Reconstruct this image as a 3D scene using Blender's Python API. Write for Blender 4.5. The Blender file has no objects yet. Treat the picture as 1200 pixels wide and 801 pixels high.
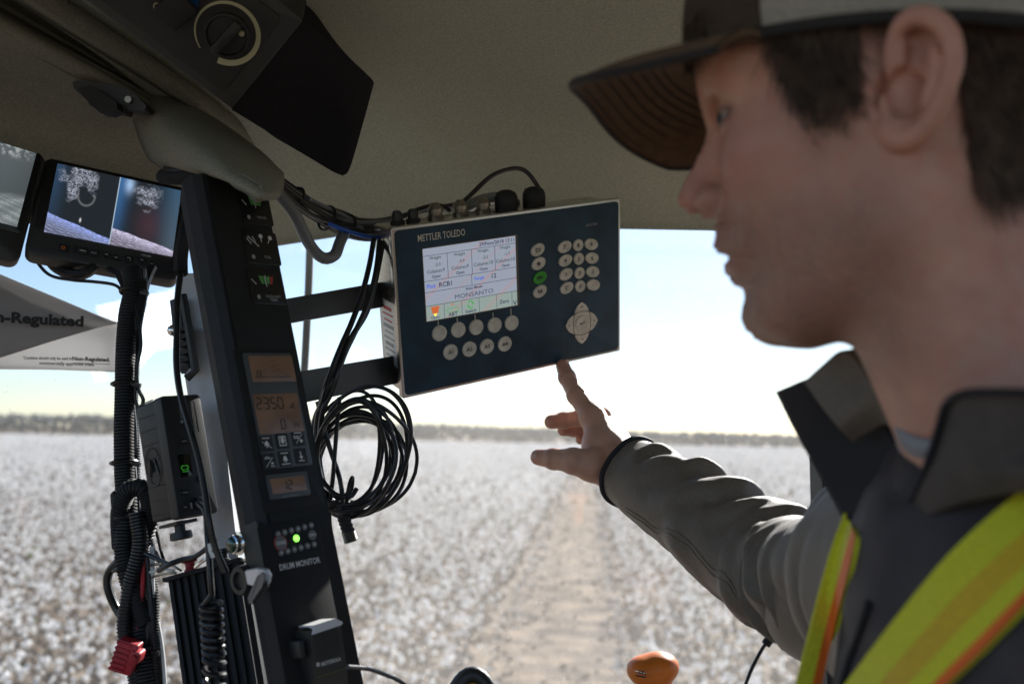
import bpy, bmesh, math, random
import numpy as np
from mathutils import Vector, Matrix
from mathutils.bvhtree import BVHTree
random.seed(4); rng = np.random.default_rng(7)
sc = bpy.context.scene
COL = sc.collection
# ------------------------------------------------------------------ camera, sky, sun, exposure
CAM = np.array([0.0, 0.0, 3.0]); FPX = 1200*35/36
_p = math.radians(5.26); _r = math.radians(1.0)
CF = np.array([0, math.cos(_p), math.sin(_p)])
_R0 = np.array([1.0, 0, 0]); _U0 = np.array([0, -math.sin(_p), math.cos(_p)])
CR = _R0*math.cos(_r)+_U0*math.sin(_r); CU = _U0*math.cos(_r)-_R0*math.sin(_r)
cd = bpy.data.cameras.new('camera'); cam = bpy.data.objects.new('camera', cd); COL.objects.link(cam)
cd.lens = 35; cd.sensor_width = 36; cd.clip_start = .02; cd.clip_end = 30000
cam.matrix_world = Matrix(((CR[0], CU[0], -CF[0], CAM[0]), (CR[1], CU[1], -CF[1], CAM[1]), (CR[2], CU[2], -CF[2], CAM[2]), (0, 0, 0, 1)))
cd.dof.use_dof = True; cd.dof.focus_distance = 1.04; cd.dof.aperture_fstop = 5.0
sc.camera = cam
SUN_EL, SUN_AZ = math.radians(28), math.radians(26)      # azimuth clockwise from straight ahead (+Y)
w = bpy.data.worlds.new('World'); sc.world = w; w.use_nodes = True
nt = w.node_tree; bg = nt.nodes['Background']; sky = nt.nodes.new('ShaderNodeTexSky')
sky.sky_type = 'NISHITA'; sky.sun_disc = False; sky.sun_elevation = SUN_EL; sky.sun_rotation = SUN_AZ
sky.air_density = 1.0; sky.dust_density = .15; sky.ozone_density = 2.6; sky.altitude = 0
wb = nt.nodes.new('ShaderNodeMixRGB'); wb.blend_type = 'MULTIPLY'; wb.inputs[0].default_value = 1; wb.inputs[2].default_value = (.92, .975, 1.10, 1)   # camera white balance of the sky light
nt.links.new(sky.outputs[0], wb.inputs[1]); nt.links.new(wb.outputs[0], bg.inputs[0]); bg.inputs[1].default_value = 0.056
sd = bpy.data.lights.new('sun', 'SUN'); sd.energy = 5.0; sd.angle = math.radians(.5); sd.color = (1, .965, .915)
so = bpy.data.objects.new('sun', sd); COL.objects.link(so)
sdir = Vector((math.sin(SUN_AZ)*math.cos(SUN_EL), math.cos(SUN_AZ)*math.cos(SUN_EL), math.sin(SUN_EL)))
so.rotation_euler = sdir.to_track_quat('Z', 'Y').to_euler(); so.location = (4, 8, 12)
vs = sc.view_settings; sc.display_settings.display_device = 'sRGB'
vs.view_transform = 'Standard'; vs.look = 'None'; vs.exposure = 1.38; vs.gamma = 1; vs.use_curve_mapping = False
sc.render.engine = 'CYCLES'; sc.cycles.max_bounces = 10; sc.cycles.transparent_max_bounces = 16
sc.cycles.caustics_reflective = False; sc.cycles.caustics_refractive = False
sc.cycles.use_denoising = True

# ------------------------------------------------------------------ helpers
def V3(a): return np.asarray(a, float)
def P(px, py, d):            # a pixel of the 1200x801 photograph and a depth in metres -> world point
    return CAM + d*((px-600)/FPX*CR + (400.5-py)/FPX*CU + CF)
def PP(pts): return np.array([P(*p) for p in pts])
def ray(px, py):
    return (px-600)/FPX*CR + (400.5-py)/FPX*CU + CF
WM = {}
def wm(o): return WM.get(o.name, np.eye(4)) if o is not None else np.eye(4)
def frame(o, x, y, z=None):
    x = V3(x)/np.linalg.norm(x); y = V3(y)-np.dot(y, x)*x; y /= np.linalg.norm(y); z = np.cross(x, y)
    M = np.eye(4); M[:3, 0] = x; M[:3, 1] = y; M[:3, 2] = z; M[:3, 3] = o; return M
def thing(name, label, cat, M=None, group=None, kind=None):
    o = bpy.data.objects.new(name, None); COL.objects.link(o); o.empty_display_size = .05
    if M is None: M = np.eye(4)
    elif np.shape(M) == (3,): T = np.eye(4); T[:3, 3] = M; M = T
    o.matrix_world = Matrix(M.tolist()); WM[o.name] = M
    o['label'] = label; o['category'] = cat
    if group: o['group'] = group
    return o
def tag(o, label=None, cat=None, group=None, kind=None):
    if label: o['label'] = label
    if cat: o['category'] = cat
    if group: o['group'] = group
    if kind: o['kind'] = kind
    return o
def npmesh(name, v, faces, fi=None, smooth=True, mats=(), cols=None):
    """faces: list of tuples or int array (n,k)"""
    me = bpy.data.meshes.new(name)
    v = np.asarray(v, np.float32)
    if isinstance(faces, np.ndarray):
        n, k = faces.shape; loops = faces.ravel(); starts = np.arange(n)*k; tot = np.full(n, k)
    else:
        tot = np.array([len(f) for f in faces]); loops = np.concatenate([np.asarray(f) for f in faces]) if len(faces) else np.zeros(0)
        starts = np.concatenate([[0], np.cumsum(tot)[:-1]]); n = len(faces)
    me.vertices.add(len(v)); me.vertices.foreach_set('co', v.ravel())
    me.loops.add(len(loops)); me.loops.foreach_set('vertex_index', loops.astype(np.int32))
    me.polygons.add(n); me.polygons.foreach_set('loop_start', starts.astype(np.int32)); me.polygons.foreach_set('loop_total', tot.astype(np.int32))
    if fi is not None: me.polygons.foreach_set('material_index', np.asarray(fi, np.int32))
    me.update(calc_edges=True); me.validate()
    me.polygons.foreach_set('use_smooth', np.full(len(me.polygons), bool(smooth)))
    for m in mats: me.materials.append(m)
    if cols is not None:
        ca = me.color_attributes.new('Col', 'FLOAT_COLOR', 'POINT')
        c4 = np.ones((len(v), 4), np.float32); c4[:, :3] = cols; ca.data.foreach_set('color', c4.ravel())
    return me
def link(name, me, parent=None):
    o = bpy.data.objects.new(name, me); COL.objects.link(o)
    if parent is not None:
        o.parent = parent; WM[o.name] = wm(parent)
    return o
_tc = {}
def text_mesh(s, bold=0.0, shear=0.0):
    k = (s, bold, shear)
    if k in _tc: return _tc[k]
    c = bpy.data.curves.new('t', 'FONT'); c.body = s; c.size = 1; c.resolution_u = 2; c.offset = bold; c.shear = shear
    o = bpy.data.objects.new('t', c); me = bpy.data.meshes.new_from_object(o)
    v = np.array([x.co[:] for x in me.vertices]).reshape(-1, 3); f = [tuple(p.vertices) for p in me.polygons]
    bpy.data.objects.remove(o); bpy.data.meshes.remove(me); bpy.data.curves.remove(c)
    mn, mx = v.min(0), v.max(0); v = v-mn; _tc[k] = (v, f, mx-mn); return _tc[k]
def spline(pts, n=8):
    """catmull-rom through rows of any width"""
    p = np.array(pts, float)
    if len(p) < 3: 
        t = np.linspace(0, 1, n+1)[:, None]; return p[0]*(1-t)+p[-1]*t
    q = np.vstack([2*p[0]-p[1], p, 2*p[-1]-p[-2]]); out = []
    for i in range(1, len(q)-2):
        for t in np.arange(n)/n:
            a, b, c, d = q[i-1], q[i], q[i+1], q[i+2]
            out.append(.5*((2*b)+(c-a)*t+(2*a-5*b+4*c-d)*t*t+(3*b-a-3*c+d)*t**3))
    out.append(p[-1]); return np.array(out)
def resample(pts, step):
    d = np.r_[0, np.cumsum(np.linalg.norm(np.diff(pts[:, :3], axis=0), axis=1))]
    n = max(2, int(d[-1]/step)+1); s = np.linspace(0, d[-1], n)
    return np.stack([np.interp(s, d, pts[:, i]) for i in range(pts.shape[1])], 1), s
class MB:
    def __init__(s): s.v = []; s.f = []; s.m = []; s.n = 0; s.M = None
    def add(s, v, f, m=0):
        v = np.asarray(v, float).reshape(-1, 3)
        if s.M is not None: v = v@s.M[:3, :3].T+s.M[:3, 3]
        s.v.append(v); s.f += [tuple(int(i)+s.n for i in q) for q in f]; s.m += [m]*len(f); s.n += len(v); return s
    def loops(s, L, m=0, cap0=True, cap1=True, closed=True):
        k = len(L[0]); v = np.concatenate([np.asarray(l) for l in L]); f = []
        for i in range(len(L)-1):
            for j in range(k if closed else k-1):
                a = i*k+j; b = i*k+(j+1) % k; f.append((a, b, b+k, a+k))
        if cap0: f.append(tuple(range(k))[::-1])
        if cap1: f.append(tuple(range((len(L)-1)*k, len(L)*k)))
        return s.add(v, f, m)
    def box(s, c, sz, m=0):
        c = V3(c); h = V3(sz)/2; v = [c+h*V3((x, y, z)) for z in (-1, 1) for y in (-1, 1) for x in (-1, 1)]
        return s.add(v, [(0, 2, 3, 1), (4, 5, 7, 6), (0, 1, 5, 4), (2, 6, 7, 3), (0, 4, 6, 2), (1, 3, 7, 5)], m)
    def plate(s, cx, cy, w, h, z0, z1, r=0.002, ch=0.0008, m=0, seg=4, rot=0, both=False):
        def rr(dr):
            W, H, R = w/2-dr, h/2-dr, max(r-dr, 1e-5); pts = []
            for (sx, sy, a0) in ((1, 1, 0), (-1, 1, 90), (-1, -1, 180), (1, -1, 270)):
                for k in range(seg+1):
                    a = math.radians(a0+90*k/seg); pts.append((sx*(W-R)+R*math.cos(a), sy*(H-R)+R*math.sin(a)))
            pts = np.array(pts); c, si = math.cos(rot), math.sin(rot)
            return pts@np.array([[c, si], [-si, c]])+[cx, cy]
        L = []
        if both: L.append(np.c_[rr(ch), np.full(4*(seg+1), z0)]); L.append(np.c_[rr(0), np.full(4*(seg+1), z0+ch)])
        else: L.append(np.c_[rr(0), np.full(4*(seg+1), z0)])
        L += [np.c_[rr(0), np.full(4*(seg+1), z1-ch)], np.c_[rr(ch*.3), np.full(4*(seg+1), z1-ch*.3)], np.c_[rr(ch), np.full(4*(seg+1), z1)]]
        return s.loops(L, m)
    def disc(s, cx, cy, rx, ry, z0, z1, m=0, rot=0, n=24, prof=None):
        """prof: list of (radius factor, height factor)"""
        a = np.arange(n)/n*2*math.pi; c, si = math.cos(rot), math.sin(rot)
        prof = prof or [(1, 0), (1, .7), (.95, .92), (.88, 1)]
        L = []
        for (k, hz) in prof:
            x = rx*k*np.cos(a); y = ry*k*np.sin(a); L.append(np.c_[cx+x*c-y*si, cy+x*si+y*c, np.full(n, z0+(z1-z0)*hz)])
        return s.loops(L, m)
    def poly(s, pts, z0, z1, m=0):
        p = np.array(pts, float); k = len(p)
        ar = np.sum(p[:, 0]*np.roll(p[:, 1], -1)-np.roll(p[:, 0], -1)*p[:, 1])
        if ar < 0: p = p[::-1]
        return s.loops([np.c_[p, np.full(k, z0)], np.c_[p, np.full(k, z1)]], m)
    def tube(s, pts, r, n=8, m=0, cap=True):
        pts = np.asarray(pts, float)
        r = np.full(len(pts), r) if np.isscalar(r) else np.asarray(r)
        T = np.gradient(pts, axis=0); T /= np.linalg.norm(T, axis=1)[:, None]+1e-12
        u = np.cross(T[0], [0.3, .5, .81]); u /= np.linalg.norm(u); L = []; a = np.arange(n)/n*2*math.pi
        for i in range(len(pts)):
            u = u-np.dot(u, T[i])*T[i]; u /= np.linalg.norm(u)+1e-12; w_ = np.cross(T[i], u)
            L.append(pts[i]+r[i]*(np.cos(a)[:, None]*u+np.sin(a)[:, None]*w_))
        return s.loops(L, m, cap, cap)
    def sphere(s, c, r, m=0, n=12):
        r = np.full(3, r) if np.isscalar(r) else V3(r); L = []
        a = np.arange(2*n)/(2*n)*2*math.pi
        for i in range(n+1):
            t = math.pi*i/n; t = min(max(t, .01), math.pi-.01); z = -math.cos(t); q = math.sin(t)
            L.append(np.c_[c[0]+r[0]*q*np.cos(a), c[1]+r[1]*q*np.sin(a), np.full(2*n, c[2]+r[2]*z)])
        return s.loops(L, m)
    def text(s, t, x, y, h=None, wd=None, z=0.0, m=0, bold=0, shear=0, align='c', th=.0002):
        v, f, e = text_mesh(t, bold, shear)
        sx = sy = 1
        if h: sy = h/e[1]; sx = sy
        if wd: sx = wd/e[0]; sy = sy if h else sx
        q = v*[sx, sy, 0]
        ox = {'c': -e[0]*sx/2, 'l': 0, 'r': -e[0]*sx}[align]
        q = q+[x+ox, y-e[1]*sy/2, z]
        return s.add(q, f, m)
    def build(s, name, mats, parent=None, local=True, smooth=True, angle=40):
        if not isinstance(mats, (list, tuple)): mats = [mats]
        v = np.concatenate(s.v)
        if not local and parent is not None:
            Mi = np.linalg.inv(wm(parent)); v = v@Mi[:3, :3].T+Mi[:3, 3]
        me = npmesh(name, v, s.f, s.m, smooth, mats)
        if smooth and angle < 180: me.set_sharp_from_angle(angle=math.radians(angle))
        return link(name, me, parent)
def wmesh(name, v, f, mats, parent=None, cols=None, smooth=True, fi=None, angle=180):
    """world-space vertices"""
    if not isinstance(mats, (list, tuple)): mats = [mats]
    v = np.asarray(v)
    if parent is not None:
        Mi = np.linalg.inv(wm(parent)); v = v@Mi[:3, :3].T+Mi[:3, 3]
    me = npmesh(name, v, f, fi, smooth, mats, cols)
    if angle < 180: me.set_sharp_from_angle(angle=math.radians(angle))
    return link(name, me, parent)

# ------------------------------------------------------------------ materials
def mat(name, col, rough=.55, metal=0, var=0, vscale=8, bump=0, bscale=200, spec=.5, col2=None, coat=0, sheen=0, vdetail=4, stretch=None, bdist=.001):
    m = bpy.data.materials.new(name); m.use_nodes = True; t = m.node_tree; b = t.nodes['Principled BSDF']
    b.inputs['Base Color'].default_value = (*col, 1); b.inputs['Roughness'].default_value = rough; b.inputs['Metallic'].default_value = metal
    b.inputs['Specular IOR Level'].default_value = spec; b.inputs['Coat Weight'].default_value = coat; b.inputs['Sheen Weight'].default_value = sheen
    tc = t.nodes.new('ShaderNodeTexCoord'); src = tc.outputs['Object']
    if stretch:
        mp = t.nodes.new('ShaderNodeMapping'); mp.inputs['Scale'].default_value = stretch; t.links.new(src, mp.inputs[0]); src = mp.outputs[0]
    if var or col2:
        n = t.nodes.new('ShaderNodeTexNoise'); n.inputs['Scale'].default_value = vscale; n.inputs['Detail'].default_value = vdetail
        t.links.new(src, n.inputs['Vector'])
        c2 = col2 if col2 else tuple(min(1, c*(1+var)) for c in col); c1 = col if col2 else tuple(c*(1-var) for c in col)
        r = t.nodes.new('ShaderNodeValToRGB'); r.color_ramp.elements[0].position = .35; r.color_ramp.elements[1].position = .65
        r.color_ramp.elements[0].color = (*c1, 1); r.color_ramp.elements[1].color = (*c2, 1)
        t.links.new(n.outputs['Fac'], r.inputs[0]); t.links.new(r.outputs[0], b.inputs['Base Color'])
        mr = t.nodes.new('ShaderNodeMapRange'); mr.inputs['To Min'].default_value = rough-.06; mr.inputs['To Max'].default_value = min(1, rough+.08)
        t.links.new(n.outputs['Fac'], mr.inputs['Value']); t.links.new(mr.outputs[0], b.inputs['Roughness'])
    if bump:
        n2 = t.nodes.new('ShaderNodeTexNoise'); n2.inputs['Scale'].default_value = bscale; n2.inputs['Detail'].default_value = 3
        t.links.new(src, n2.inputs['Vector'])
        bp = t.nodes.new('ShaderNodeBump'); bp.inputs['Strength'].default_value = bump; bp.inputs['Distance'].default_value = bdist
        t.links.new(n2.outputs['Fac'], bp.inputs['Height']); t.links.new(bp.outputs[0], b.inputs['Normal'])
    return m
def emis(name, col, st, base=(0, 0, 0), rough=.15):
    m = mat(name, base, rough); b = m.node_tree.nodes['Principled BSDF']
    b.inputs['Emission Color'].default_value = (*col, 1); b.inputs['Emission Strength'].default_value = st; return m
def vcol(name, rough=.5, emit=0, sss=0, bump=0, bscale=600, base=1.0, spec=.5):
    m = mat(name, (.5, .5, .5), rough, bump=bump, bscale=bscale, spec=spec); t = m.node_tree; b = t.nodes['Principled BSDF']
    a = t.nodes.new('ShaderNodeAttribute'); a.attribute_name = 'Col'
    if base: t.links.new(a.outputs['Color'], b.inputs['Base Color'])
    else: b.inputs['Base Color'].default_value = (.01, .01, .01, 1)
    if emit: t.links.new(a.outputs['Color'], b.inputs['Emission Color']); b.inputs['Emission Strength'].default_value = emit
    if sss:
        b.inputs['Subsurface Weight'].default_value = sss; b.inputs['Subsurface Radius'].default_value = (.9, .35, .2); b.inputs['Subsurface Scale'].default_value = .006
    return m
M = {}
M['black'] = mat('black_plastic', (.024, .024, .023), .42, var=.25, vscale=30, bump=.15, bscale=900)
M['blackmatte'] = mat('matte_black', (.012, .012, .013), .65, var=.3, vscale=20, bump=.2, bscale=700)
M['rubber'] = mat('cable_rubber', (.014, .014, .015), .38, var=.3, vscale=60)
M['greycable'] = mat('grey_cable', (.16, .17, .18), .4)
M['bluecable'] = mat('blue_cable', (.01, .09, .45), .4)
M['whitelabel'] = mat('white_label', (.75, .75, .73), .6)
M['ink'] = mat('white_print', (.62, .62, .6), .6)
M['inkgrey'] = mat('grey_print', (.32, .32, .32), .6)
M['dark'] = mat('dark_ink', (.02, .02, .025), .6)
M['colside'] = mat('column_paint', (.024, .025, .028), .6, spec=.25, var=.22, vscale=14, bump=.25, bscale=500)
M['colface'] = mat('column_face', (.013, .013, .013), .6, spec=.25, var=.2, vscale=25, bump=.1, bscale=900)
M['bezel'] = mat('grey_bezel', (.06, .068, .072), .5, var=.1, vscale=60)
M['lcd'] = mat('amber_lcd', (.28, .155, .095), .3, col2=(.19, .105, .065), vscale=40, vdetail=1)
M['lcdseg'] = mat('lcd_segment', (.015, .012, .010), .4)
M['steel'] = mat('stainless', (.62, .60, .56), .28, metal=1, var=.1, vscale=40, stretch=(1, 40, 1))
M['chrome'] = mat('chrome', (.8, .8, .8), .12, metal=1)
M['brass'] = mat('nickel', (.36, .33, .28), .35, metal=1)
M['navy'] = mat('navy_panel', (.017, .045, .072), .5, spec=.35, var=.3, vscale=24, bump=.08, bscale=1500)
M['key'] = mat('cream_key', (.62, .59, .51), .5, var=.12, vscale=150)
M['greenkey'] = mat('green_key', (.05, .34, .03), .5)
M['red'] = mat('red_plastic', (.42, .02, .03), .45, var=.2, vscale=80)
M['orange'] = mat('orange_plastic', (.80, .20, .02), .4, var=.08, vscale=40)
M['consoleface'] = mat('console_face', (.026, .026, .025), .6, var=.12, vscale=20, bump=.2, bscale=1200)
M['consoletrim'] = mat('console_trim', (.040, .041, .040), .5, bump=.2, bscale=1200)
M['speaker'] = mat('speaker_cloth', (.014, .014, .017), .85, spec=.2, var=.15, vscale=300, bump=.4, bscale=1600)
M['dialmark'] = mat('dial_mark', (.48, .47, .30), .6)
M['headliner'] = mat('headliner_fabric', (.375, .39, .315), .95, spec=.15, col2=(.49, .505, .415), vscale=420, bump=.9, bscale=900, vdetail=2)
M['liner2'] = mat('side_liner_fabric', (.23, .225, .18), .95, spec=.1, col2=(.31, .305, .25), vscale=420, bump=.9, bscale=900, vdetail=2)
M['paper'] = mat('sign_paper', (.50, .46, .41), .7, var=.06, vscale=12)
M['sheetdark'] = mat('tinted_plastic', (.27, .24, .22), .6, var=.1, vscale=14)
M['green'] = emis('green_lamp', (.25, 1, .1), .9)
M['greendig'] = emis('green_digit', (.05, .5, .02), .14)
M['greendark'] = mat('dark_green_lens', (.005, .04, .02), .1, coat=1)
M['gaugegreen'] = mat('gauge_green', (.09, .30, .07), .6)
M['gaugered'] = mat('gauge_red', (.35, .03, .03), .6)
M['alu'] = mat('frame_alu', (.52, .55, .58), .5, var=.1, vscale=30)
M['skin'] = vcol('skin', .44, sss=.10, bump=.35, bscale=1100, spec=.35)
M['hair'] = mat('hair', (.10, .064, .040), .6, var=.4, vscale=80)
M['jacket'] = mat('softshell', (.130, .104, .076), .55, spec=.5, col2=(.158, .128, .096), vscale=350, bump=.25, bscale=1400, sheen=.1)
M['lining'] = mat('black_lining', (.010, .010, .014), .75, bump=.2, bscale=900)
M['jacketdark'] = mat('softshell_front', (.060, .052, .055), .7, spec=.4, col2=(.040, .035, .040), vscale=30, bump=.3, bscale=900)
M['tshirt'] = mat('tshirt', (.30, .31, .34), .9, bump=.3, bscale=800)

# ------------------------------------------------------------------ implicit surfaces (grid + surface nets)
class Grid:
    def __init__(s, lo, hi, h):
        s.lo = V3(lo); s.h = h; s.n = [int(round((b-a)/h))+1 for a, b in zip(lo, hi)]
        s.D = np.full(s.n, .05, np.float32); s.ax = [(s.lo[i]+h*np.arange(s.n[i])).astype(np.float32) for i in range(3)]
    def op(s, fn, lo, hi, k=0.004, mode='u', mg=.03):
        sl = []
        for i in range(3):
            a = max(0, int((lo[i]-mg-s.lo[i])/s.h)); b = min(s.n[i], int((hi[i]+mg-s.lo[i])/s.h)+2)
            if b <= a: return
            sl.append(slice(a, b))
        sl = tuple(sl); X = s.ax[0][sl[0]][:, None, None]; Y = s.ax[1][sl[1]][None, :, None]; Z = s.ax[2][sl[2]][None, None, :]
        d = fn(X, Y, Z); D = s.D[sl]
        if mode == 'u':
            hh = np.maximum(k-np.abs(D-d), 0)/k; s.D[sl] = np.minimum(D, d)-hh*hh*k*.25
        else:
            d = -d; hh = np.maximum(k-np.abs(D-d), 0)/k; s.D[sl] = np.maximum(D, d)+hh*hh*k*.25
    def cone(s, a, b, ra, rb, k=.004, mode='u', sq=None):
        a = V3(a); b = V3(b); ab = b-a; L2 = float(ab@ab)+1e-12
        def fn(X, Y, Z):
            px, py, pz = X-a[0], Y-a[1], Z-a[2]
            t = np.clip((px*ab[0]+py*ab[1]+pz*ab[2])/L2, 0, 1)
            return np.sqrt((px-t*ab[0])**2+(py-t*ab[1])**2+(pz-t*ab[2])**2)-(ra+(rb-ra)*t)
        R = max(ra, rb); s.op(fn, np.minimum(a, b)-R, np.maximum(a, b)+R, k, mode)
    def chain(s, pts, rs, k=.004, mode='u'):
        for i in range(len(pts)-1): s.cone(pts[i], pts[i+1], rs[i], rs[i+1], k, mode)
    def ell(s, c, r, k=.004, mode='u', Rm=None):
        c = V3(c); r = V3(r)
        def fn(X, Y, Z):
            x, y, z = X-c[0], Y-c[1], Z-c[2]
            if Rm is not None: x, y, z = [Rm[0][i]*x+Rm[1][i]*y+Rm[2][i]*z for i in range(3)]
            k0 = np.sqrt((x/r[0])**2+(y/r[1])**2+(z/r[2])**2)+1e-6; k1 = np.sqrt((x/r[0]**2)**2+(y/r[1]**2)**2+(z/r[2]**2)**2)+1e-6
            return k0*(k0-1)/k1
        q = r if Rm is None else np.full(3, r.max()); s.op(fn, c-q, c+q, k, mode)
    def mesh(s):
        D = s.D; neg = D < 0; h = s.h
        cnt = np.zeros([n-1 for n in s.n], np.float32); pos = np.zeros([n-1 for n in s.n]+[3], np.float32)
        idx = np.indices(cnt.shape, dtype=np.float32)
        for axis in range(3):
            o1, o2 = [a for a in range(3) if a != axis]
            for i in (0, 1):
                for j in (0, 1):
                    sa = [slice(0, -1)]*3; sb = [slice(0, -1)]*3
                    for (o, q) in ((o1, i), (o2, j)):
                        sa[o] = slice(q, s.n[o]-1+q); sb[o] = slice(q, s.n[o]-1+q)
                    sa[axis] = slice(0, -1); sb[axis] = slice(1, None)
                    A = D[tuple(sa)]; B = D[tuple(sb)]; c = neg[tuple(sa)] != neg[tuple(sb)]
                    t = np.where(c, np.clip(A/np.where(np.abs(A-B) < 1e-9, 1e-9, A-B), 0, 1), 0)
                    cnt += c; pos[..., axis] += t; pos[..., o1] += c*i; pos[..., o2] += c*j
        act = cnt > 0; ids = np.full(cnt.shape, -1, np.int64); ids[act] = np.arange(act.sum())
        v = (pos[act]/cnt[act][:, None]+np.stack([idx[a][act] for a in range(3)], 1))*h+s.lo
        F = []
        for axis in range(3):
            o1, o2 = [(1, 2), (2, 0), (0, 1)][axis]
            sa = [slice(1, -1)]*3; sb = [slice(1, -1)]*3; sa[axis] = slice(0, -1); sb[axis] = slice(1, None)
            A = neg[tuple(sa)]; B = neg[tuple(sb)]; c = A != B
            p = np.argwhere(c); fl = A[c]
            off = np.ones(3, int); off[axis] = 0; p = p+off
            e1 = np.zeros(3, int); e1[o1] = 1; e2 = np.zeros(3, int); e2[o2] = 1
            q = [ids[tuple((p-a).T)] for a in (e1+e2, e2, 0*e1, e1)]
            Q = np.stack(q, 1); Q[~fl] = Q[~fl][:, ::-1]; F.append(Q)
        F = np.concatenate(F); F = F[(F >= 0).all(1)]; us = np.unique(F); mp = np.zeros(len(v), np.int64); mp[us] = np.arange(len(us)); v = v[us]; F = mp[F]
        return v, F
def smooth_v(v, F, it=1, lam=.5):
    n = len(v)
    for _ in range(it):
        acc = np.zeros_like(v); c = np.zeros(n)
        for a, b in ((0, 1), (1, 2), (2, 3), (3, 0)):
            for i, j in ((a, b), (b, a)):
                np.add.at(acc, F[:, i], v[F[:, j]]); np.add.at(c, F[:, i], 1)
        v = v*(1-lam)+lam*acc/np.maximum(c, 1)[:, None]
    return v
def sstep(a, b, x):
    t = np.clip((x-a)/(b-a), 0, 1); return t*t*(3-2*t)
def vnoise(p, seed=0):
    """smooth value noise on (n,3) points"""
    p = np.asarray(p, float); i = np.floor(p).astype(np.int64); f = p-i; f = f*f*(3-2*f); out = 0
    def hsh(a):
        x = (a[:, 0]*73856093) ^ (a[:, 1]*19349663) ^ (a[:, 2]*83492791) ^ (seed*2654435761)
        x = (x ^ (x >> 13))*1274126177 & 0x7fffffff; x = (x ^ (x >> 11))*69069 & 0x7fffffff; return x/0x7fffffff
    for dx in (0, 1):
        for dy in (0, 1):
            for dz in (0, 1):
                wgt = (f[:, 0] if dx else 1-f[:, 0])*(f[:, 1] if dy else 1-f[:, 1])*(f[:, 2] if dz else 1-f[:, 2])
                out = out+wgt*hsh(i+[dx, dy, dz])
    return out
def fbm(p, o=4, seed=0):
    p = np.asarray(p, float); return sum(vnoise(p*2**k, seed+k)*.5**k for k in range(o))/sum(.5**k for k in range(o))
def patch(rows, nu=8, nv=8, th=.004, smooth_closed=False):
    """rows of (px,py,d) control points -> thick curved sheet (world verts, quads)"""
    G = np.array([[P(*q) for q in r] for r in rows]); return patch3(G, nu, nv, th)
def patch3(G, nu=8, nv=8, th=.004):
    A = np.array([spline(r, nu) for r in G]); B = np.array([spline(A[:, j], nv) for j in range(A.shape[1])]).transpose(1, 0, 2)
    R_, C_ = B.shape[:2]; du = np.gradient(B, axis=1); dv = np.gradient(B, axis=0); N = np.cross(du, dv); N /= np.linalg.norm(N, axis=2)[..., None]+1e-12
    tocam = CAM-B
    if (N*tocam).sum() < 0: N = -N
    T = B; Bk = B-N*th; v = np.concatenate([T.reshape(-1, 3), Bk.reshape(-1, 3)]); f = []; K = R_*C_
    for i in range(R_-1):
        for j in range(C_-1):
            a = i*C_+j; f.append((a, a+C_, a+C_+1, a+1)); f.append((a+K, a+1+K, a+C_+1+K, a+C_+K))
    per = [j for j in range(C_)]+[i*C_+C_-1 for i in range(1, R_)]+[(R_-1)*C_+j for j in range(C_-2, -1, -1)]+[i*C_ for i in range(R_-2, 0, -1)]
    for a, b in zip(per, per[1:]+per[:1]): f.append((a, b, b+K, a+K))
    return v, f
# ------------------------------------------------------------------ field, track, far trees
def soil_mat():
    m = bpy.data.materials.new('field_soil'); m.use_nodes = True; t = m.node_tree; b = t.nodes['Principled BSDF']; b.inputs['Roughness'].default_value = .95; b.inputs['Specular IOR Level'].default_value = .1
    tc = t.nodes.new('ShaderNodeTexCoord'); n1 = t.nodes.new('ShaderNodeTexNoise'); n1.inputs['Scale'].default_value = 3; n1.inputs['Detail'].default_value = 8
    n2 = t.nodes.new('ShaderNodeTexNoise'); n2.inputs['Scale'].default_value = .12; n2.inputs['Detail'].default_value = 5
    t.links.new(tc.outputs['Object'], n1.inputs['Vector']); t.links.new(tc.outputs['Object'], n2.inputs['Vector'])
    r1 = t.nodes.new('ShaderNodeValToRGB'); e = r1.color_ramp.elements; e[0].position = .38; e[0].color = (.09, .065, .045, 1); e[1].position = .62; e[1].color = (.25, .21, .17, 1)
    r2 = t.nodes.new('ShaderNodeValToRGB'); e = r2.color_ramp.elements; e[0].position = .35; e[0].color = (.8, .76, .68, 1); e[1].position = .65; e[1].color = (1, 1, 1, 1)
    mx = t.nodes.new('ShaderNodeMixRGB'); mx.blend_type = 'MULTIPLY'; mx.inputs[0].default_value = 1
    t.links.new(n1.outputs['Fac'], r1.inputs[0]); t.links.new(n2.outputs['Fac'], r2.inputs[0]); t.links.new(r1.outputs[0], mx.inputs[1]); t.links.new(r2.outputs[0], mx.inputs[2]); t.links.new(mx.outputs[0], b.inputs['Base Color'])
    return m
g = MB(); R_ = 9000
g.add([(-R_, -R_, 0), (R_, -R_, 0), (R_, R_, 0), (-R_, R_, 0)], [(0, 1, 2, 3)])
o = g.build('ground', soil_mat()); o['kind'] = 'structure'
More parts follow.
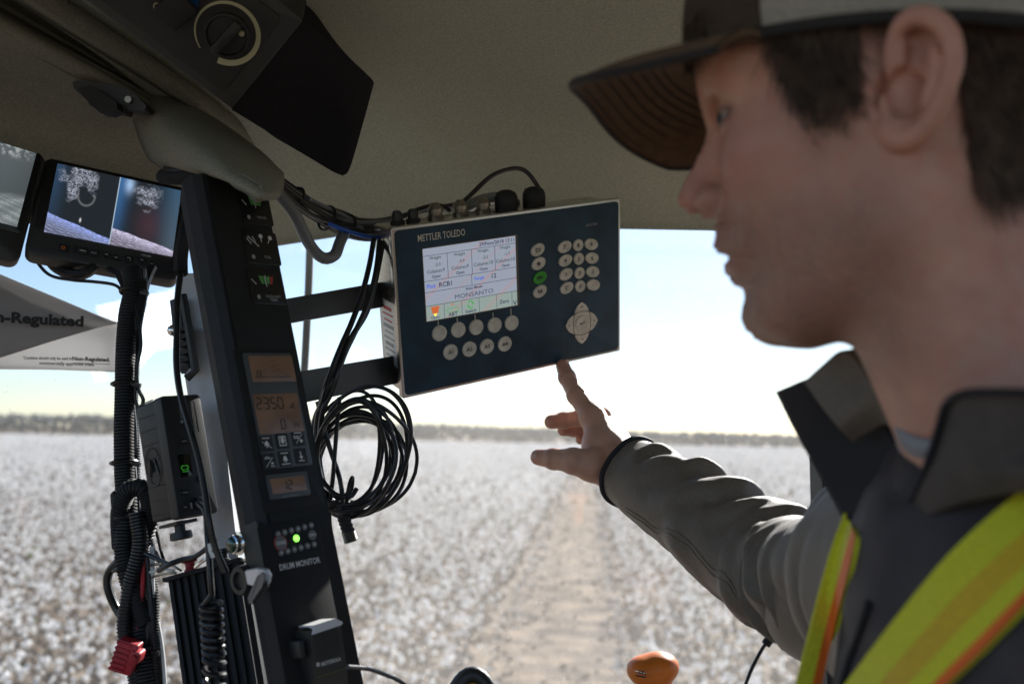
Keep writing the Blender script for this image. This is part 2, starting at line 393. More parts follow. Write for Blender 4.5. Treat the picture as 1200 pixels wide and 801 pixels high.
# bare sandy wheel lane running away from the cab
LX = lambda y: -.42+y*math.tan(math.radians(4.55))     # lane centre
ys = np.r_[np.linspace(4, 60, 150), np.linspace(61, 240, 60)]
hw = 1.10+.5*(fbm(np.c_[ys*.7, ys*0, ys*0], 3, 1)-.5)*2; hw2 = 1.10+.5*(fbm(np.c_[ys*.7, ys*0+9, ys*0], 3, 2)-.5)*2
L = []; 
nx = 15
v = []; 
for i, y in enumerate(ys):
    for j in range(nx):
        s = -1+2*j/(nx-1); x = LX(y)+(hw[i] if s > 0 else hw2[i])*s
        z = .006+.05*max(0, math.cos(s*math.pi*1.5))*.6*(1-abs(s))+.03*(vnoise(np.array([[x*3, y*3, 0]]), 3)[0])
        v.append((x, y, z if abs(s) < 1 else .004))
f = [(i*nx+j, i*nx+j+1, (i+1)*nx+j+1, (i+1)*nx+j) for i in range(len(ys)-1) for j in range(nx-1)]
sand = mat('sandy_track', (.05, .036, .026), .95, spec=.1, col2=(.27, .205, .145), vscale=1.6, vdetail=9, bump=1, bscale=14, bdist=.06)
o = link('dirt_track', npmesh('dirt_track', v, f, mats=[sand])); o['kind'] = 'structure'

def scatter(n, y0, y1, dens_pow=1.0):
    u = rng.random(n); y = np.sqrt(y0**2+u*(y1**2-y0**2)); s = rng.uniform(-.66, .62, n); x = y*s+rng.uniform(-1, 1, n)*1.5
    return x, y
OCT_V = np.array([(1, 0, 0), (-1, 0, 0), (0, 1, 0), (0, -1, 0), (0, 0, 1), (0, 0, -1)], float)
OCT_F = np.array([(0, 2, 4), (2, 1, 4), (1, 3, 4), (3, 0, 4), (2, 0, 5), (1, 2, 5), (3, 1, 5), (0, 3, 5)])
def inst(c, r, jit=.35):
    n = len(c); v = OCT_V[None]*r[:, None, None]*(1+rng.uniform(-jit, jit, (n, 6, 1)))
    a = rng.random(n)*6.28; ca, sa = np.cos(a)[:, None], np.sin(a)[:, None]
    x = v[..., 0]*ca-v[..., 1]*sa; y = v[..., 0]*sa+v[..., 1]*ca; v = np.stack([x, y, v[..., 2]], 2)+c[:, None]
    f = OCT_F[None]+6*np.arange(n)[:, None, None]
    return v.reshape(-1, 3), f.reshape(-1, 3)
Vs = []; Fs = []; Ms = []; off = 0
for (n, y0, y1, r, hmax, kind) in ((42000, 8, 40, .034, .85, 0), (60000, 40, 110, .07, .8, 0), (50000, 110, 262, .15, .75, 0),
                                  (34000, 8, 40, .045, .6, 1), (24000, 40, 120, .11, .5, 1), (1500, 14, 60, .045, .6, 2)):
    x, y = scatter(n, y0, y1); 
    row = np.round((x-LX(y))/1.0)*1.0
    x = np.where(y < 60, x*.76+.24*(row+LX(y))+rng.normal(0, .18, n), x)
    keep = (np.abs(x-LX(y)) > (.40+.75*rng.random(n))*(1-.5*sstep(22, 75, y))+.5*(fbm(np.c_[x*.9, y*.5, x*0], 3, 17)-.3))
    pt = fbm(np.c_[x*.35, y*.35, x*0], 3, 5); keep &= (pt+rng.random(n)*.45) > (.41 if kind == 0 else .40)
    if kind == 0: keep |= (rng.random(n) < .06)
    if kind == 1: keep |= (rng.random(n) < .30)
    if kind == 2: keep &= fbm(np.c_[x*.12, y*.12, x*0+7], 2, 8) > .55
    x, y = x[keep], y[keep]; z = hmax*np.sqrt(rng.random(len(x)))*(.8+.3*rng.random(len(x)))
    onlane = np.abs(x-LX(y)) < 1.0; z[onlane] = .04
    rr = r*(.6+.8*rng.random(len(x)))*np.where(onlane, .75, 1.0)
    v, f = inst(np.c_[x, y, z*(1 if kind != 1 else .8)], rr, .4 if kind == 0 else .8)
    Vs.append(v); Fs.append(f+off); Ms.append(np.full(len(f), kind)); off += len(v)
def fluff():
    m = mat('cotton_boll', (.87, .86, .84), .9, spec=.1); t = m.node_tree; b = t.nodes['Principled BSDF']; o = t.nodes['Material Output']; tr = t.nodes.new('ShaderNodeBsdfTranslucent'); tr.inputs[0].default_value = (.87, .86, .84, 1)
    mx = t.nodes.new('ShaderNodeMixShader'); mx.inputs[0].default_value = .42; t.links.new(b.outputs[0], mx.inputs[1]); t.links.new(tr.outputs[0], mx.inputs[2]); t.links.new(mx.outputs[0], o.inputs[0]); return m
cot = [fluff(), mat('cotton_stem', (.10, .065, .04), .9, spec=.1, col2=(.20, .15, .10), vscale=2), mat('green_leaf', (.16, .26, .06), .7)]
for i_, nm, k_ in ((0, 'cotton_plants', 'pale open cotton bolls on dry brown plants filling the field'),):
    o = link(nm, npmesh(nm, np.concatenate(Vs), np.concatenate(Fs), np.concatenate(Ms), smooth=False, mats=cot))
    tag(o, k_, 'crop', kind='stuff')
# far wood closing the field
Vs = []; n = 16000
x = rng.uniform(-330, 330, n); hgt = 5.6+.5*fbm(np.c_[x*.02, x*0, x*0], 4, 11)+.8*(fbm(np.c_[x*.15, x*0, x*0], 2, 12)-.5)
hgt *= np.interp(x, [-330, -60, 40, 330], [1.15, 1.0, .7, .65])
y = 285+rng.uniform(-9, 9, n); z = hgt*np.sqrt(rng.random(n))*.95
v, f = inst(np.c_[x, y, z], .3+.5*rng.random(n), .6)
o = link('far_wood', npmesh('far_wood', v, f, smooth=False, mats=[mat('hazed_foliage', (.25, .255, .235), .9, col2=(.31, .31, .285), vscale=.3, spec=.1)]))  # haze of the distance is put into the paler foliage colour
tag(o, 'low dark line of woodland closing the far edge of the cotton field', 'woodland', kind='stuff')
# dry grass margin at the far edge
g = MB(); g.add([(-400, 264, .02), (400, 264, .02), (400, 284, .03), (-400, 284, .03)], [(0, 1, 2, 3)])
o = g.build('field_margin', mat('dry_margin', (.36, .30, .20), .95, col2=(.45, .39, .28), vscale=.2, spec=.1)); o['kind'] = 'structure'
up = thing('utility_pole', 'thin grey utility pole standing far away above the woodland', 'pole', np.array([4.6, 240, 0.0]))
m_ = MB(); m_.tube([(0, 0, 0), (0, 0, 8.2)], [.13, .09], 8); m_.build('post', mat('grey_wood', (.25, .23, .21), .8), up)
m_ = MB(); m_.box((0, -.14, 7.6), (1.5, .1, .1)); m_.build('crossarm', M['dark'], up)

# ------------------------------------------------------------------ the cab
cab = thing('harvester_cab', 'cab of the harvester with grey fabric roof lining and dusty front glass', 'vehicle cab', np.array([0, .2, 1.7]))
# main roof lining: columns of constant x fraction, rows from rear to front header
prof_ = [(-.28, 3.43), (-.15, 3.45), (.0, 3.455), (.35, 3.455), (.7, 3.450), (.9, 3.435), (1.06, 3.405), (1.19, 3.363), (1.29, 3.320), (1.332, 3.294), (1.342, 3.281)]
lx = np.interp([q[0] for q in prof_], [-1.1, .3, .92, 1.12, 1.27, 1.35], [-.70, -.63, -.53, -.40, -.335, -.335])
G = []
for (y_, z_), l_ in zip(prof_, lx):
    r_ = []
    for k, q in enumerate((0, .02, .07, .16, .35, .6, .8, .93, 1.0)):
        xx = l_+q*(.88-l_); dz = -.034*(1-min(1, q/.16))*sstep(.9, 1.25, y_)-(.10*max(0, (q-.9)/.1)**2)
        pass
        r_.append((xx, y_, z_+dz))
    G.append(r_)
v, f = patch3(np.array(G), 8, 8, .03)
roof = wmesh('roof_lining', v, f, [M['headliner']], cab)
# outer roof skin that makes the roof opaque and gives it depth
m_ = MB(); m_.M = None
m_.plate(-.21, .36, 1.9, 1.90, 0, .10, .25, .04); o = m_.build('roof_skin', mat('roof_paint', (.10, .10, .095), .6), cab); o.location = (.18, -.08, 1.83)
# side lining left of the roof crease
rows = []
for a in range(7):
    t = a/6
    c0 = np.array([np.interp(t, [0, .4, .75, 1], q) for q in ((-260, 35, 240, 322), (-200, 0, 134, 200), (.75, .955, 1.12, 1.26))])
    c1 = np.array([np.interp(t, [0, .4, .75, 1], q) for q in ((-300, 12, 222, 312), (-170, 12, 134, 204), (.84, 1.045, 1.19, 1.30))])
    c2 = np.array([np.interp(t, [0, .4, .75, 1], q) for q in ((-360, -22, 205, 300), (-140, 12, 137, 208), (.74, .965, 1.11, 1.25))])
    c3 = np.array([np.interp(t, [0, .4, .75, 1], q) for q in ((-420, -60, 180, 285), (-60, 60, 158, 215), (.78, 1.01, 1.15, 1.27))])
    c4 = np.array([np.interp(t, [0, .4, .75, 1], q) for q in ((-520, -120, 150, 270), (60, 160, 205, 232), (.84, 1.08, 1.20, 1.30))])
    c5 = np.array([np.interp(t, [0, .4, .75, 1], q) for q in ((-600, -160, 130, 262), (200, 262, 262, 262), (.84, 1.10, 1.22, 1.31))])
    rows.append([c0, c1, c2, c3, c4, c5])
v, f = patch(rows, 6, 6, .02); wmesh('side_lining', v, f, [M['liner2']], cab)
# rounded cover where the lining meets the column top
v, f = patch([[(150, 92, 1.16), (238, 130, 1.12), (300, 172, 1.08), (328, 198, 1.05), (333, 203, 1.08)],
              [(150, 115, 1.13), (234, 152, 1.0), (290, 186, .93), (323, 210, .92), (333, 214, .99)],
              [(158, 150, 1.12), (236, 176, .91), (284, 205, .850), (316, 225, .842), (331, 225, .90)],
              [(172, 184, 1.12), (240, 201, .885), (284, 222, .838), (306, 234, .836), (324, 234, .88)],
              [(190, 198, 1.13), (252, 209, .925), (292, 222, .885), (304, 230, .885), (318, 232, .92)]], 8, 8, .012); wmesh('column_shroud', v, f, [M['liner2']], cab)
# glass
def glass_mat(name, dust, tint):
    m = bpy.data.materials.new(name); m.use_nodes = True; t = m.node_tree; t.nodes.clear(); N = t.nodes.new; out = N('ShaderNodeOutputMaterial')
    tr = N('ShaderNodeBsdfTransparent'); tr.inputs[0].default_value = (*tint, 1); gl = N('ShaderNodeBsdfGlossy'); gl.inputs['Roughness'].default_value = .02; gl.inputs[0].default_value = (1, 1, 1, 1)
    df = N('ShaderNodeBsdfTranslucent'); df.inputs[0].default_value = (.80, .76, .70, 1); d2 = N('ShaderNodeBsdfDiffuse'); d2.inputs[0].default_value = (.5, .46, .4, 1)
    ms = N('ShaderNodeMixShader'); ms.inputs[0].default_value = .3; t.links.new(df.outputs[0], ms.inputs[1]); t.links.new(d2.outputs[0], ms.inputs[2])
    tc = N('ShaderNodeTexCoord'); n1 = N('ShaderNodeTexNoise'); n1.inputs['Scale'].default_value = 3.5; n1.inputs['Detail'].default_value = 6
    n2 = N('ShaderNodeTexVoronoi'); n2.inputs['Scale'].default_value = 170; n3 = N('ShaderNodeTexNoise'); n3.inputs['Scale'].default_value = 60
    for n in (n1, n2, n3): t.links.new(tc.outputs['Object'], n.inputs['Vector'])
    r1 = N('ShaderNodeMapRange'); r1.inputs['From Min'].default_value = .3; r1.inputs['From Max'].default_value = .75; r1.inputs['To Min'].default_value = dust*.8; r1.inputs['To Max'].default_value = dust*1.3; t.links.new(n1.outputs['Fac'], r1.inputs[0])
    r2 = N('ShaderNodeMapRange'); r2.inputs['From Min'].default_value = .10; r2.inputs['From Max'].default_value = .26; r2.inputs['To Min'].default_value = .22; r2.inputs['To Max'].default_value = 0; t.links.new(n2.outputs['Distance'], r2.inputs[0])
    r3 = N('ShaderNodeMapRange'); r3.inputs['From Min'].default_value = .56; r3.inputs['From Max'].default_value = .66; t.links.new(n3.outputs['Fac'], r3.inputs[0])
    mu = N('ShaderNodeMath'); mu.operation = 'MULTIPLY'; t.links.new(r2.outputs[0], mu.inputs[0]); t.links.new(r3.outputs[0], mu.inputs[1])
    ad = N('ShaderNodeMath'); ad.operation = 'ADD'; t.links.new(r1.outputs[0], ad.inputs[0]); t.links.new(mu.outputs[0], ad.inputs[1])
    mx = N('ShaderNodeMixShader'); t.links.new(ad.outputs[0], mx.inputs[0]); t.links.new(tr.outputs[0], mx.inputs[1]); t.links.new(ms.outputs[0], mx.inputs[2])
    m3 = N('ShaderNodeMixShader'); m3.inputs[0].default_value = .022; t.links.new(mx.outputs[0], m3.inputs[1]); t.links.new(gl.outputs[0], m3.inputs[2])
    t.links.new(m3.outputs[0], out.inputs[0]); return m
Gm = glass_mat('dusty_glass', .062, (.985, .99, .99))
m_ = MB(); A = [(-.36, 1.50, 3.34), (1.15, 1.50, 3.34), (1.15, 1.62, 1.75), (-.36, 1.62, 1.75)]
v = [V3(a) for a in A]+[V3(a)+[0, .005, 0] for a in A]
m_.add(v, [(0, 1, 2, 3), (7, 6, 5, 4), (0, 4, 5, 1), (1, 5, 6, 2), (2, 6, 7, 3), (3, 7, 4, 0)]); m_.build('front_glass', Gm, cab, local=False, smooth=False)
m_ = MB(); A = [(-.37, 1.50, 3.34), (-1.15, .65, 3.34), (-1.20, .62, 1.75), (-.37, 1.60, 1.75)]
v = [V3(a) for a in A]+[V3(a)+[-.004, .004, 0] for a in A]
m_.add(v, [(0, 1, 2, 3), (7, 6, 5, 4), (0, 4, 5, 1), (1, 5, 6, 2), (2, 6, 7, 3), (3, 7, 4, 0)]); m_.build('corner_glass', Gm, cab, local=False, smooth=False)
# grey edge strip of the front glass seen behind the arms, pale frame post behind the column
m_ = MB(); m_.tube(spline(PP([(364, 255, 1.47), (362, 330, 1.48), (357, 430, 1.5), (350, 520, 1.52), (345, 700, 1.55), (345, 1100, 1.6)]), 5), .0058, 8); m_.build('glass_seal', mat('seal_grey', (.20, .21, .21), .6), cab, local=False)
def prism_px(mb, pts, d, th, m=0):
    """outline given in photo pixels with own depth each -> slab with real thickness along the view depth"""
    A = np.array([P(x, y, dd) for x, y, dd in pts]); B = A+CF*th; k = len(A)
    f = [tuple(range(k))[::-1], tuple(range(k, 2*k))]+[(i, (i+1) % k, (i+1) % k+k, i+k) for i in range(k)]
    return mb.add(np.concatenate([A, B]), f, m)
m_ = MB(); prism_px(m_, [(206, 320, 1.04), (262, 320, 1.0), (262, 500, .99), (280, 660, .98), (250, 660, 1.0), (238, 580, 1.01), (226, 500, 1.02), (210, 400, 1.04)], 1, .03)
m_.build('window_post', M['alu'], cab, local=False, smooth=False)
m_ = MB(); prism_px(m_, [(963, 540, 1.2), (975, 540, 1.2), (985, 900, 1.2), (972, 900, 1.2)], 1, .05); m_.build('door_post', M['blackmatte'], cab, local=False, smooth=False)
# rear part of the cab: floor, rear bulkhead with window opening, low side walls (behind and below the view)
m_ = MB(); m_.box((.18, .25, -.04), (2.3, 2.6, .06)); m_.build('floor_panel', M['rubber'], cab)
wallm = mat('cab_trim', (.10, .10, .095), .7)
m_ = MB(); m_.box((.18, -1.12, .20), (2.5, .06, .46)); m_.build('rear_bulkhead', wallm, cab)
for sx, w0 in ((-1.05, .05), (1.33, .05)):
    m_ = MB(); m_.box((sx, -.2, .2), (.05, 1.8, .46)); m_.box((sx, -.55, 1.1), (.06, .10, 1.40)); m_.build('side_wall', wallm, cab)

# ------------------------------------------------------------------ coat hook on the side lining
hk = thing('roof_hook', 'small black hook plate screwed to the dark side lining above the monitors', 'hook', P(130, 118, 1.02))
nrm = CAM-P(130, 118, 1.10); 
Mh = frame(P(130, 118, 1.055), CR*.985-CU*.12, CU*.6+CF*.0+CR*.05, None); hk.matrix_world = Matrix(Mh.tolist()); WM[hk.name] = Mh
s_ = 1.09/FPX
hp = [(-41, 13), (-36, 16), (5, 17), (18, 14), (34, 6), (45, -3), (44, -8), (37, -9), (22, -9), (20, -14), (-10, -12), (-25, -3), (-38, 6)]
m_ = MB(); m_.poly([(a*s_, b*s_) for a, b in hp], -.012, .010); m_.build('base_plate', M['black'], hk)
m_ = MB(); m_.M = None; m_.poly([(a*s_, b*s_) for a, b in [(-26, 4), (-12, 9), (18, -6), (20, -14), (12, -20), (2, -20), (-10, -13)]], .008, .026); m_.build('hook_arm', M['blackmatte'], hk)
m_ = MB(); m_.disc(25*s_, 1*s_, .004, .004, .010, .014, n=12); m_.build('screw', M['brass'], hk)
# ------------------------------------------------------------------ flat-fronted devices: a local frame fitted to the face, X right, Y up, Z towards the viewer
class Face:
    def __init__(s, corners, d=None, depths=None):
        c = [ray(*q) for q in corners]
        if depths is None:
            A = np.stack([-c[1], c[2], -c[3]], 1); l = np.linalg.lstsq(A, -d*c[0], rcond=None)[0]; depths = [d, *l]
        Q = [CAM+k*r for k, r in zip(depths, c)]
        U = (Q[1]-Q[0])+(Q[2]-Q[3]); W = (Q[0]-Q[3])+(Q[1]-Q[2])
        U /= np.linalg.norm(U); W /= np.linalg.norm(W); m = U+W; e = U-W; m /= np.linalg.norm(m); e /= np.linalg.norm(e)
        U = (m+e)/math.sqrt(2); W = (m-e)/math.sqrt(2)
        s.M = frame(sum(Q)/4, U, W); s.Mi = np.linalg.inv(s.M)
        if (s.M[:3, 2]@(CAM-s.M[:3, 3])) < 0: print('FACE BACKWARDS')
        a = [s.loc(*q) for q in corners]; s.c = a
        s.w = (a[1][0]-a[0][0]+a[2][0]-a[3][0])/2; s.h = (a[0][1]-a[3][1]+a[1][1]-a[2][1])/2
        s.cx = sum(q[0] for q in a)/4; s.cy = sum(q[1] for q in a)/4
    def loc(s, px, py, z=0):
        r = ray(px, py); n = s.M[:3, 2]; o = s.M[:3, 3]+n*z; t = ((o-CAM)@n)/(r@n); X = CAM+r*t
        q = s.Mi[:3, :3]@X+s.Mi[:3, 3]; return np.array([q[0], q[1]])
    def W(s, x, y, z): return s.M[:3, :3]@V3((x, y, z))+s.M[:3, 3]

# ================= scale terminal
T = Face([(456, 263), (723, 240.5), (729, 414.5), (477, 458.5)], 1.06)
tw, th = T.w, T.h; x0, x1, y0, y1 = T.cx-tw/2, T.cx+tw/2, T.cy-th/2, T.cy+th/2
term = thing('scale_terminal', 'navy fronted weighing terminal in a steel housing with a lit screen and cream keys', 'control terminal', T.M)
m_ = MB(); m_.plate(T.cx, T.cy, tw-.004, th-.004, -.060, -.010, .004, .002, both=True); m_.build('housing', M['steel'], term)
m_ = MB(); m_.plate(T.cx, T.cy, tw+.004, th+.004, -.010, -.001, .003, .0015, both=True); m_.build('front_rim', M['steel'], term)
m_ = MB(); m_.plate(T.cx, T.cy, tw-.003, th-.003, -.0015, .0003, .005, .0003); m_.build('front_panel', M['navy'], term)
# screen
sc4 = [T.loc(*q) for q in ((493, 289), (602, 279), (607, 357), (501, 376))]; scx = sum(q[0] for q in sc4)/4; scy = sum(q[1] for q in sc4)/4
sw = ((sc4[1]-sc4[0])[0]+(sc4[2]-sc4[3])[0])/2; sh = ((sc4[0]-sc4[3])[1]+(sc4[1]-sc4[2])[1])/2
disp = MB(); disp.plate(scx+.001, scy, sw+.0045, sh+.003, .0002, .0009, .001, .0002)
disp = disp.build('screen_frame', mat('screen_rim', (.10, .085, .07), .5), term)
def screen(name, cx, cy, w_, h_, z, fn, nx, ny, parent, emit, base=0, label=None):
    u, v_ = np.meshgrid(np.linspace(0, 1, nx), np.linspace(0, 1, ny)); co = np.c_[(cx-w_/2+u*w_).ravel(), (cy-h_/2+v_*h_).ravel(), np.full(nx*ny, z)]
    i, j = np.meshgrid(np.arange(nx-1), np.arange(ny-1)); a = (j*nx+i).ravel(); F = np.stack([a, a+1, a+nx+1, a+nx], 1)
    c = fn(u.ravel(), v_.ravel())
    return link(name, npmesh(name, co, F, mats=[vcol(name+'_mat', .25, emit=emit, base=base)], cols=c, smooth=False), parent)
def f_term(u, v):
    c = np.tile([.27, .30, .37], (len(u), 1)); c = c*(1+.06*(fbm(np.c_[u*4, v*4, u*0], 3, 3)-.5))[:, None]
    c[v < .22] = [.25, .31, .29]
    for o, wd, a in ((-.30, .035, .45), (.22, .03, .5), (.62, .045, .35), (-.02, .015, .4)):   # pale red stripes of the picture behind the text
        d = np.abs(u-(v*.95+o)); k = np.clip(1-d/wd, 0, 1)**.6*a; c = c*(1-k[:, None])+np.array([.42, .22, .24])*k[:, None]
    return c
S0 = screen('display', scx, scy, sw, sh, .0011, f_term, 120, 90, term, .42)
def S(u, v): return scx-sw/2+u*sw, scy-sh/2+v*sh
def hline(mb, u0, u1, v, t=.0005, m=0): a = S(u0, v); b = S(u1, v); mb.box(((a[0]+b[0])/2, a[1], .0013), (b[0]-a[0], t, .0002), m)
def vline(mb, u, v0, v1, t=.0005, m=0): a = S(u, v0); b = S(u, v1); mb.box((a[0], (a[1]+b[1])/2, .00132), (t, b[1]-a[1], .0002), m)
m_ = MB()
for v_ in (.90, .555, .40, .21): hline(m_, 0, 1, v_)
for u in (.25, .51, .765): vline(m_, u, .555, .90)
vline(m_, .50, .40, .555)
for u in (.19, .38, .57, .765, .94): vline(m_, u, 0, .21, .0004)
def st(t, u, v, h, m=0, **k): x, y = S(u, v); k.setdefault('bold', .02); m_.text(t, x, y, h*1.22*sh, z=.0014, m=m, **k)
st('29/Nov/2018 13:11', .985, .952, .045, m=0, align='r')
for i, (a, b) in enumerate((('-2.3', '9'), ('-3.9', '9'), ('-2.3', '10'), ('-1.7', '10'))):
    u = (.125, .38, .635, .88)[i]
    st('Weight', u, .855, .045, m=1); st(a, u+.02, .765, .036, m=1); st('Column:'+b, u-.0, .680, .042, m=1); st('Open', u, .600, .045)
st('Plot', .02, .48, .05, m=2, align='l'); st('RCB1', .15, .48, .055, align='l'); st('Range', .53, .48, .05, m=2, align='l'); st('12', .72, .485, .055, align='l')
st('Auto Mode', .52, .365, .034); st('MONSANTO', .52, .275, .052, wd=.42*sw, bold=0)
st('Open', .09, .035, .045, m=0, bold=.01); st('ABT', .28, .04, .045); st('Switch', .475, .04, .04); st('Zero', .85, .09, .045); st('V', .972, .04, .06)
a = S(.05, .19); b = S(.14, .08); m_.poly([(a[0], a[1]), (b[0], a[1]), (b[0]-.0018, b[1]+.001), (a[0]+.0018, b[1]+.001)], .0012, .0014, 3)
m_.poly([S(.075, .09), S(.115, .09), S(.10, .055), S(.09, .055)], .0012, .00145, 5)
a = S(.23, .15); m_.box((a[0]+.006, a[1]-.0015, .0013), (.013, .0006, .0002), 4); m_.box((a[0]+.006, a[1]-.0065, .0013), (.013, .0006, .0002), 4)
for q in (-.0005, .0125): m_.box((a[0]+q, a[1]-.004, .0013), (.0006, .005, .0002), 4)
m_.poly([S(.262, .17), S(.30, .17), S(.281, .195)], .0012, .0014, 3)
a = S(.475, .13)
for sg in (1, -1):
    pts = [(a[0]+.0035*math.cos(t)*sg, a[1]+.0052*math.sin(t)*sg) for t in np.linspace(.5, 2.7, 8)]+[(a[0]+.0022*math.cos(t)*sg, a[1]+.0038*math.sin(t)*sg) for t in np.linspace(2.7, .5, 8)]
    m_.poly(pts, .0012, .0014, 4)
    m_.poly([(a[0]+.0048*sg, a[1]+.002*sg), (a[0]+.0012*sg, a[1]+.0022*sg), (a[0]+.003*sg, a[1]-.0008*sg)], .0012, .0014, 4)
m_.build('screen_text', [emis('screen_ink', (.02, .03, .06), .6), emis('screen_greyink', (.05, .08, .09), .5), emis('screen_blue', (.05, .09, .42), .6), emis('screen_orange', (.45, .10, .03), .5), emis('screen_green', (.03, .17, .04), .8), emis('screen_yellow', (.6, .5, .05), .8)], S0, smooth=False)
m_ = MB()
p = T.loc(517.5, 276); m_.text('METTLER TOLEDO', p[0], p[1]+.0005, .0078, wd=.058, z=.0005, m=0, bold=.010); m_.build('lettering', M['key'], term, smooth=False); m_ = MB()
p = T.loc(693, 263); m_.text('IND780', p[0], p[1], .0034, wd=.016, z=.0005)
m_.build('lettering', M['inkgrey'], term, smooth=False)
# keys
def key(mb_name, px, py, rx, ry, rot, leg=None, m='key', dz=.0022, icon=None, dish=True):
    x, y = T.loc(px, py); a = MB()
    prof = [(1, 0), (1, .55), (.95, .9), (.86, 1), (.80, .95), (.66, .62), (.4, .48), (.01, .45)] if dish else None
    a.disc(x, y, rx, ry, .0003, dz+.0003, rot=rot, n=28, prof=prof)
    k = a.build(mb_name, M[m], term)
    b = MB()
    if leg: b.text(leg, x, y, .0050 if len(leg) == 1 and leg != '.' else (.0046 if len(leg) > 1 else .0012), z=.0003+dz*.68, bold=.012)
    if icon == 'net': b.box((x, y, .0018), (.006, .0007, .0003)); b.poly([(x-.0016, y+.0006), (x+.0016, y+.0006), (x, y+.0028)], .0017, .0019); b.poly([(x-.0016, y-.0006), (x+.0016, y-.0006), (x, y-.0028)], .0017, .0019)
    if icon == 'tare': b.box((x, y, .0018), (.007, .0009, .0003)); b.box((x, y, .00182), (.0012, .0045, .0003)); b.poly([(x-.0035, y+.002), (x-.0015, y), (x-.0035, y-.002)], .0017, .0019); b.poly([(x+.0035, y+.002), (x+.0015, y), (x+.0035, y-.002)], .0017, .0019)
    if icon == 'box': 
        for q in (-.0016, .0016): b.box((x, y+q, .0018), (.0056, .0008, .0003)); b.box((x+q*1.7, y, .00182), (.0008, .004, .0003))
    if icon == 'print': b.box((x, y-.001, .0018), (.0055, .0008, .0003)); b.box((x-.0018, y+.0008, .0018), (.0014, .0028, .0003)); b.box((x+.0018, y+.0008, .0018), (.0014, .0028, .0003))
    if b.v: b.build('legend', M['dark'], k, smooth=False)
for (px, py) in ((514.5, 390), (536.5, 386), (557.5, 383), (579, 380.5), (599, 378)): key('soft_key', px, py, .0092, .0092, 0)
for (px, py, t) in ((527.5, 412, 'A1'), (549.5, 408.5, 'A2'), (570, 405.5, 'A3'), (591, 402.5, 'A4')): key('soft_key', px, py, .0092, .0092, 0, t)
m_ = MB()
for a, b in (((512.5, 375), (514, 381)), ((535, 372), (536, 378)), ((556, 368), (557, 375)), ((577, 366), (578, 373)), ((598, 361), (599, 369))):
    a = T.loc(*a); b = T.loc(*b); m_ = MB(); m_.box(((a[0]+b[0])/2, (a[1]+b[1])/2, .0005), (.0009, abs(a[1]-b[1]), .0004)); m_.build('key_line', M['key'], term, smooth=False)
for (px, py, ic, mm) in ((629.5, 292.5, 'box', 'key'), (630.5, 308.5, 'net', 'key'), (632, 325, 'tare', 'greenkey'), (632, 341, 'print', 'key')): key('function_key', px, py, .0098, .0072, .38, icon=ic, m=mm)
for r, (row, ys_) in enumerate(((('7', '8', '9'), (289, 287, 286)), (('4', '5', '6'), (305, 303, 302)), (('1', '2', '3'), (321, 319.5, 318)), (('C', '0', '.'), (337, 335, 333.5)))):
    for c, (t, py) in enumerate(zip(row, ys_)): key('number_key', (661, 676.8, 692.2)[c]+r*.8, py, .0098 if c != 1 else .0073, .0070 if c != 1 else .0073, (.28, 0, -.28)[c], t)
# cursor pad: two crossed lens shapes and the round centre key
cx_, cy_ = T.loc(681, 378); m_ = MB()
def lens(a, b, n=14): 
    t = np.linspace(-1, 1, n); return [(x*a, b*(1-x*x)**.62) for x in t]+[(x*a, -b*(1-x*x)**.62) for x in t[::-1][1:-1]]
m_.poly([(cx_+p_[1], cy_+p_[0]) for p_ in lens(.0265, .0128)], .0003, .0020)
pad = m_.build('cursor_pad', M['key'], term, smooth=False)
m_ = MB(); m_.poly([(cx_+p_[0], cy_+p_[1]) for p_ in lens(.0235, .0148)], .00031, .00203); m_.build('cursor_wing', M['key'], pad, smooth=False)
m_ = MB()
for fn in (lambda p_: (cx_+p_[1], cy_+p_[0]), lambda p_: (cx_+p_[0], cy_+p_[1])):
    A_, B_ = (.0265, .0128) if fn((1, 0))[1] > cy_+.5 else (.0235, .0148)
    q = lens(A_, B_, 24); q = [c for c in q if abs(c[0]) < .0150]; 
    for sg in (1, -1):
        pp = sorted([c for c in q if c[1]*sg > 0], key=lambda c: c[0]); m_.tube([(*fn(c), .0021) for c in pp], .00032, 5)
for (dx, dy, r_) in ((0, .0205, 0), (0, -.0205, 2), (.0185, 0, 3), (-.0185, 0, 1)):
    a_ = r_*math.pi/2; pts = [(-.0016, -.0008), (0, .0009), (.0016, -.0008)]
    m_.tube([(cx_+dx+u*math.cos(a_)-v_*math.sin(a_), cy_+dy+u*math.sin(a_)+v_*math.cos(a_), .0022) for u, v_ in pts], .00035, 5)
m_.build('legend', M['dark'], pad, smooth=False)
m_ = MB(); m_.disc(cx_, cy_, .0098, .0098, .0018, .0036, n=30, prof=[(1, 0), (1, .6), (.93, 1), (.86, .9), (.7, .5), (.4, .35), (.01, .3)]); en = m_.build('enter_key', M['key'], pad)
m_ = MB(); m_.box((cx_+.0003, cy_-.0006, .0027), (.0045, .0008, .0003)); m_.box((cx_+.0026, cy_+.0008, .0027), (.0008, .003, .0003)); m_.poly([(cx_-.0036, cy_-.0006), (cx_-.0014, cy_+.001), (cx_-.0014, cy_-.0022)], .0026, .00285); m_.build('legend', M['dark'], en, smooth=False)
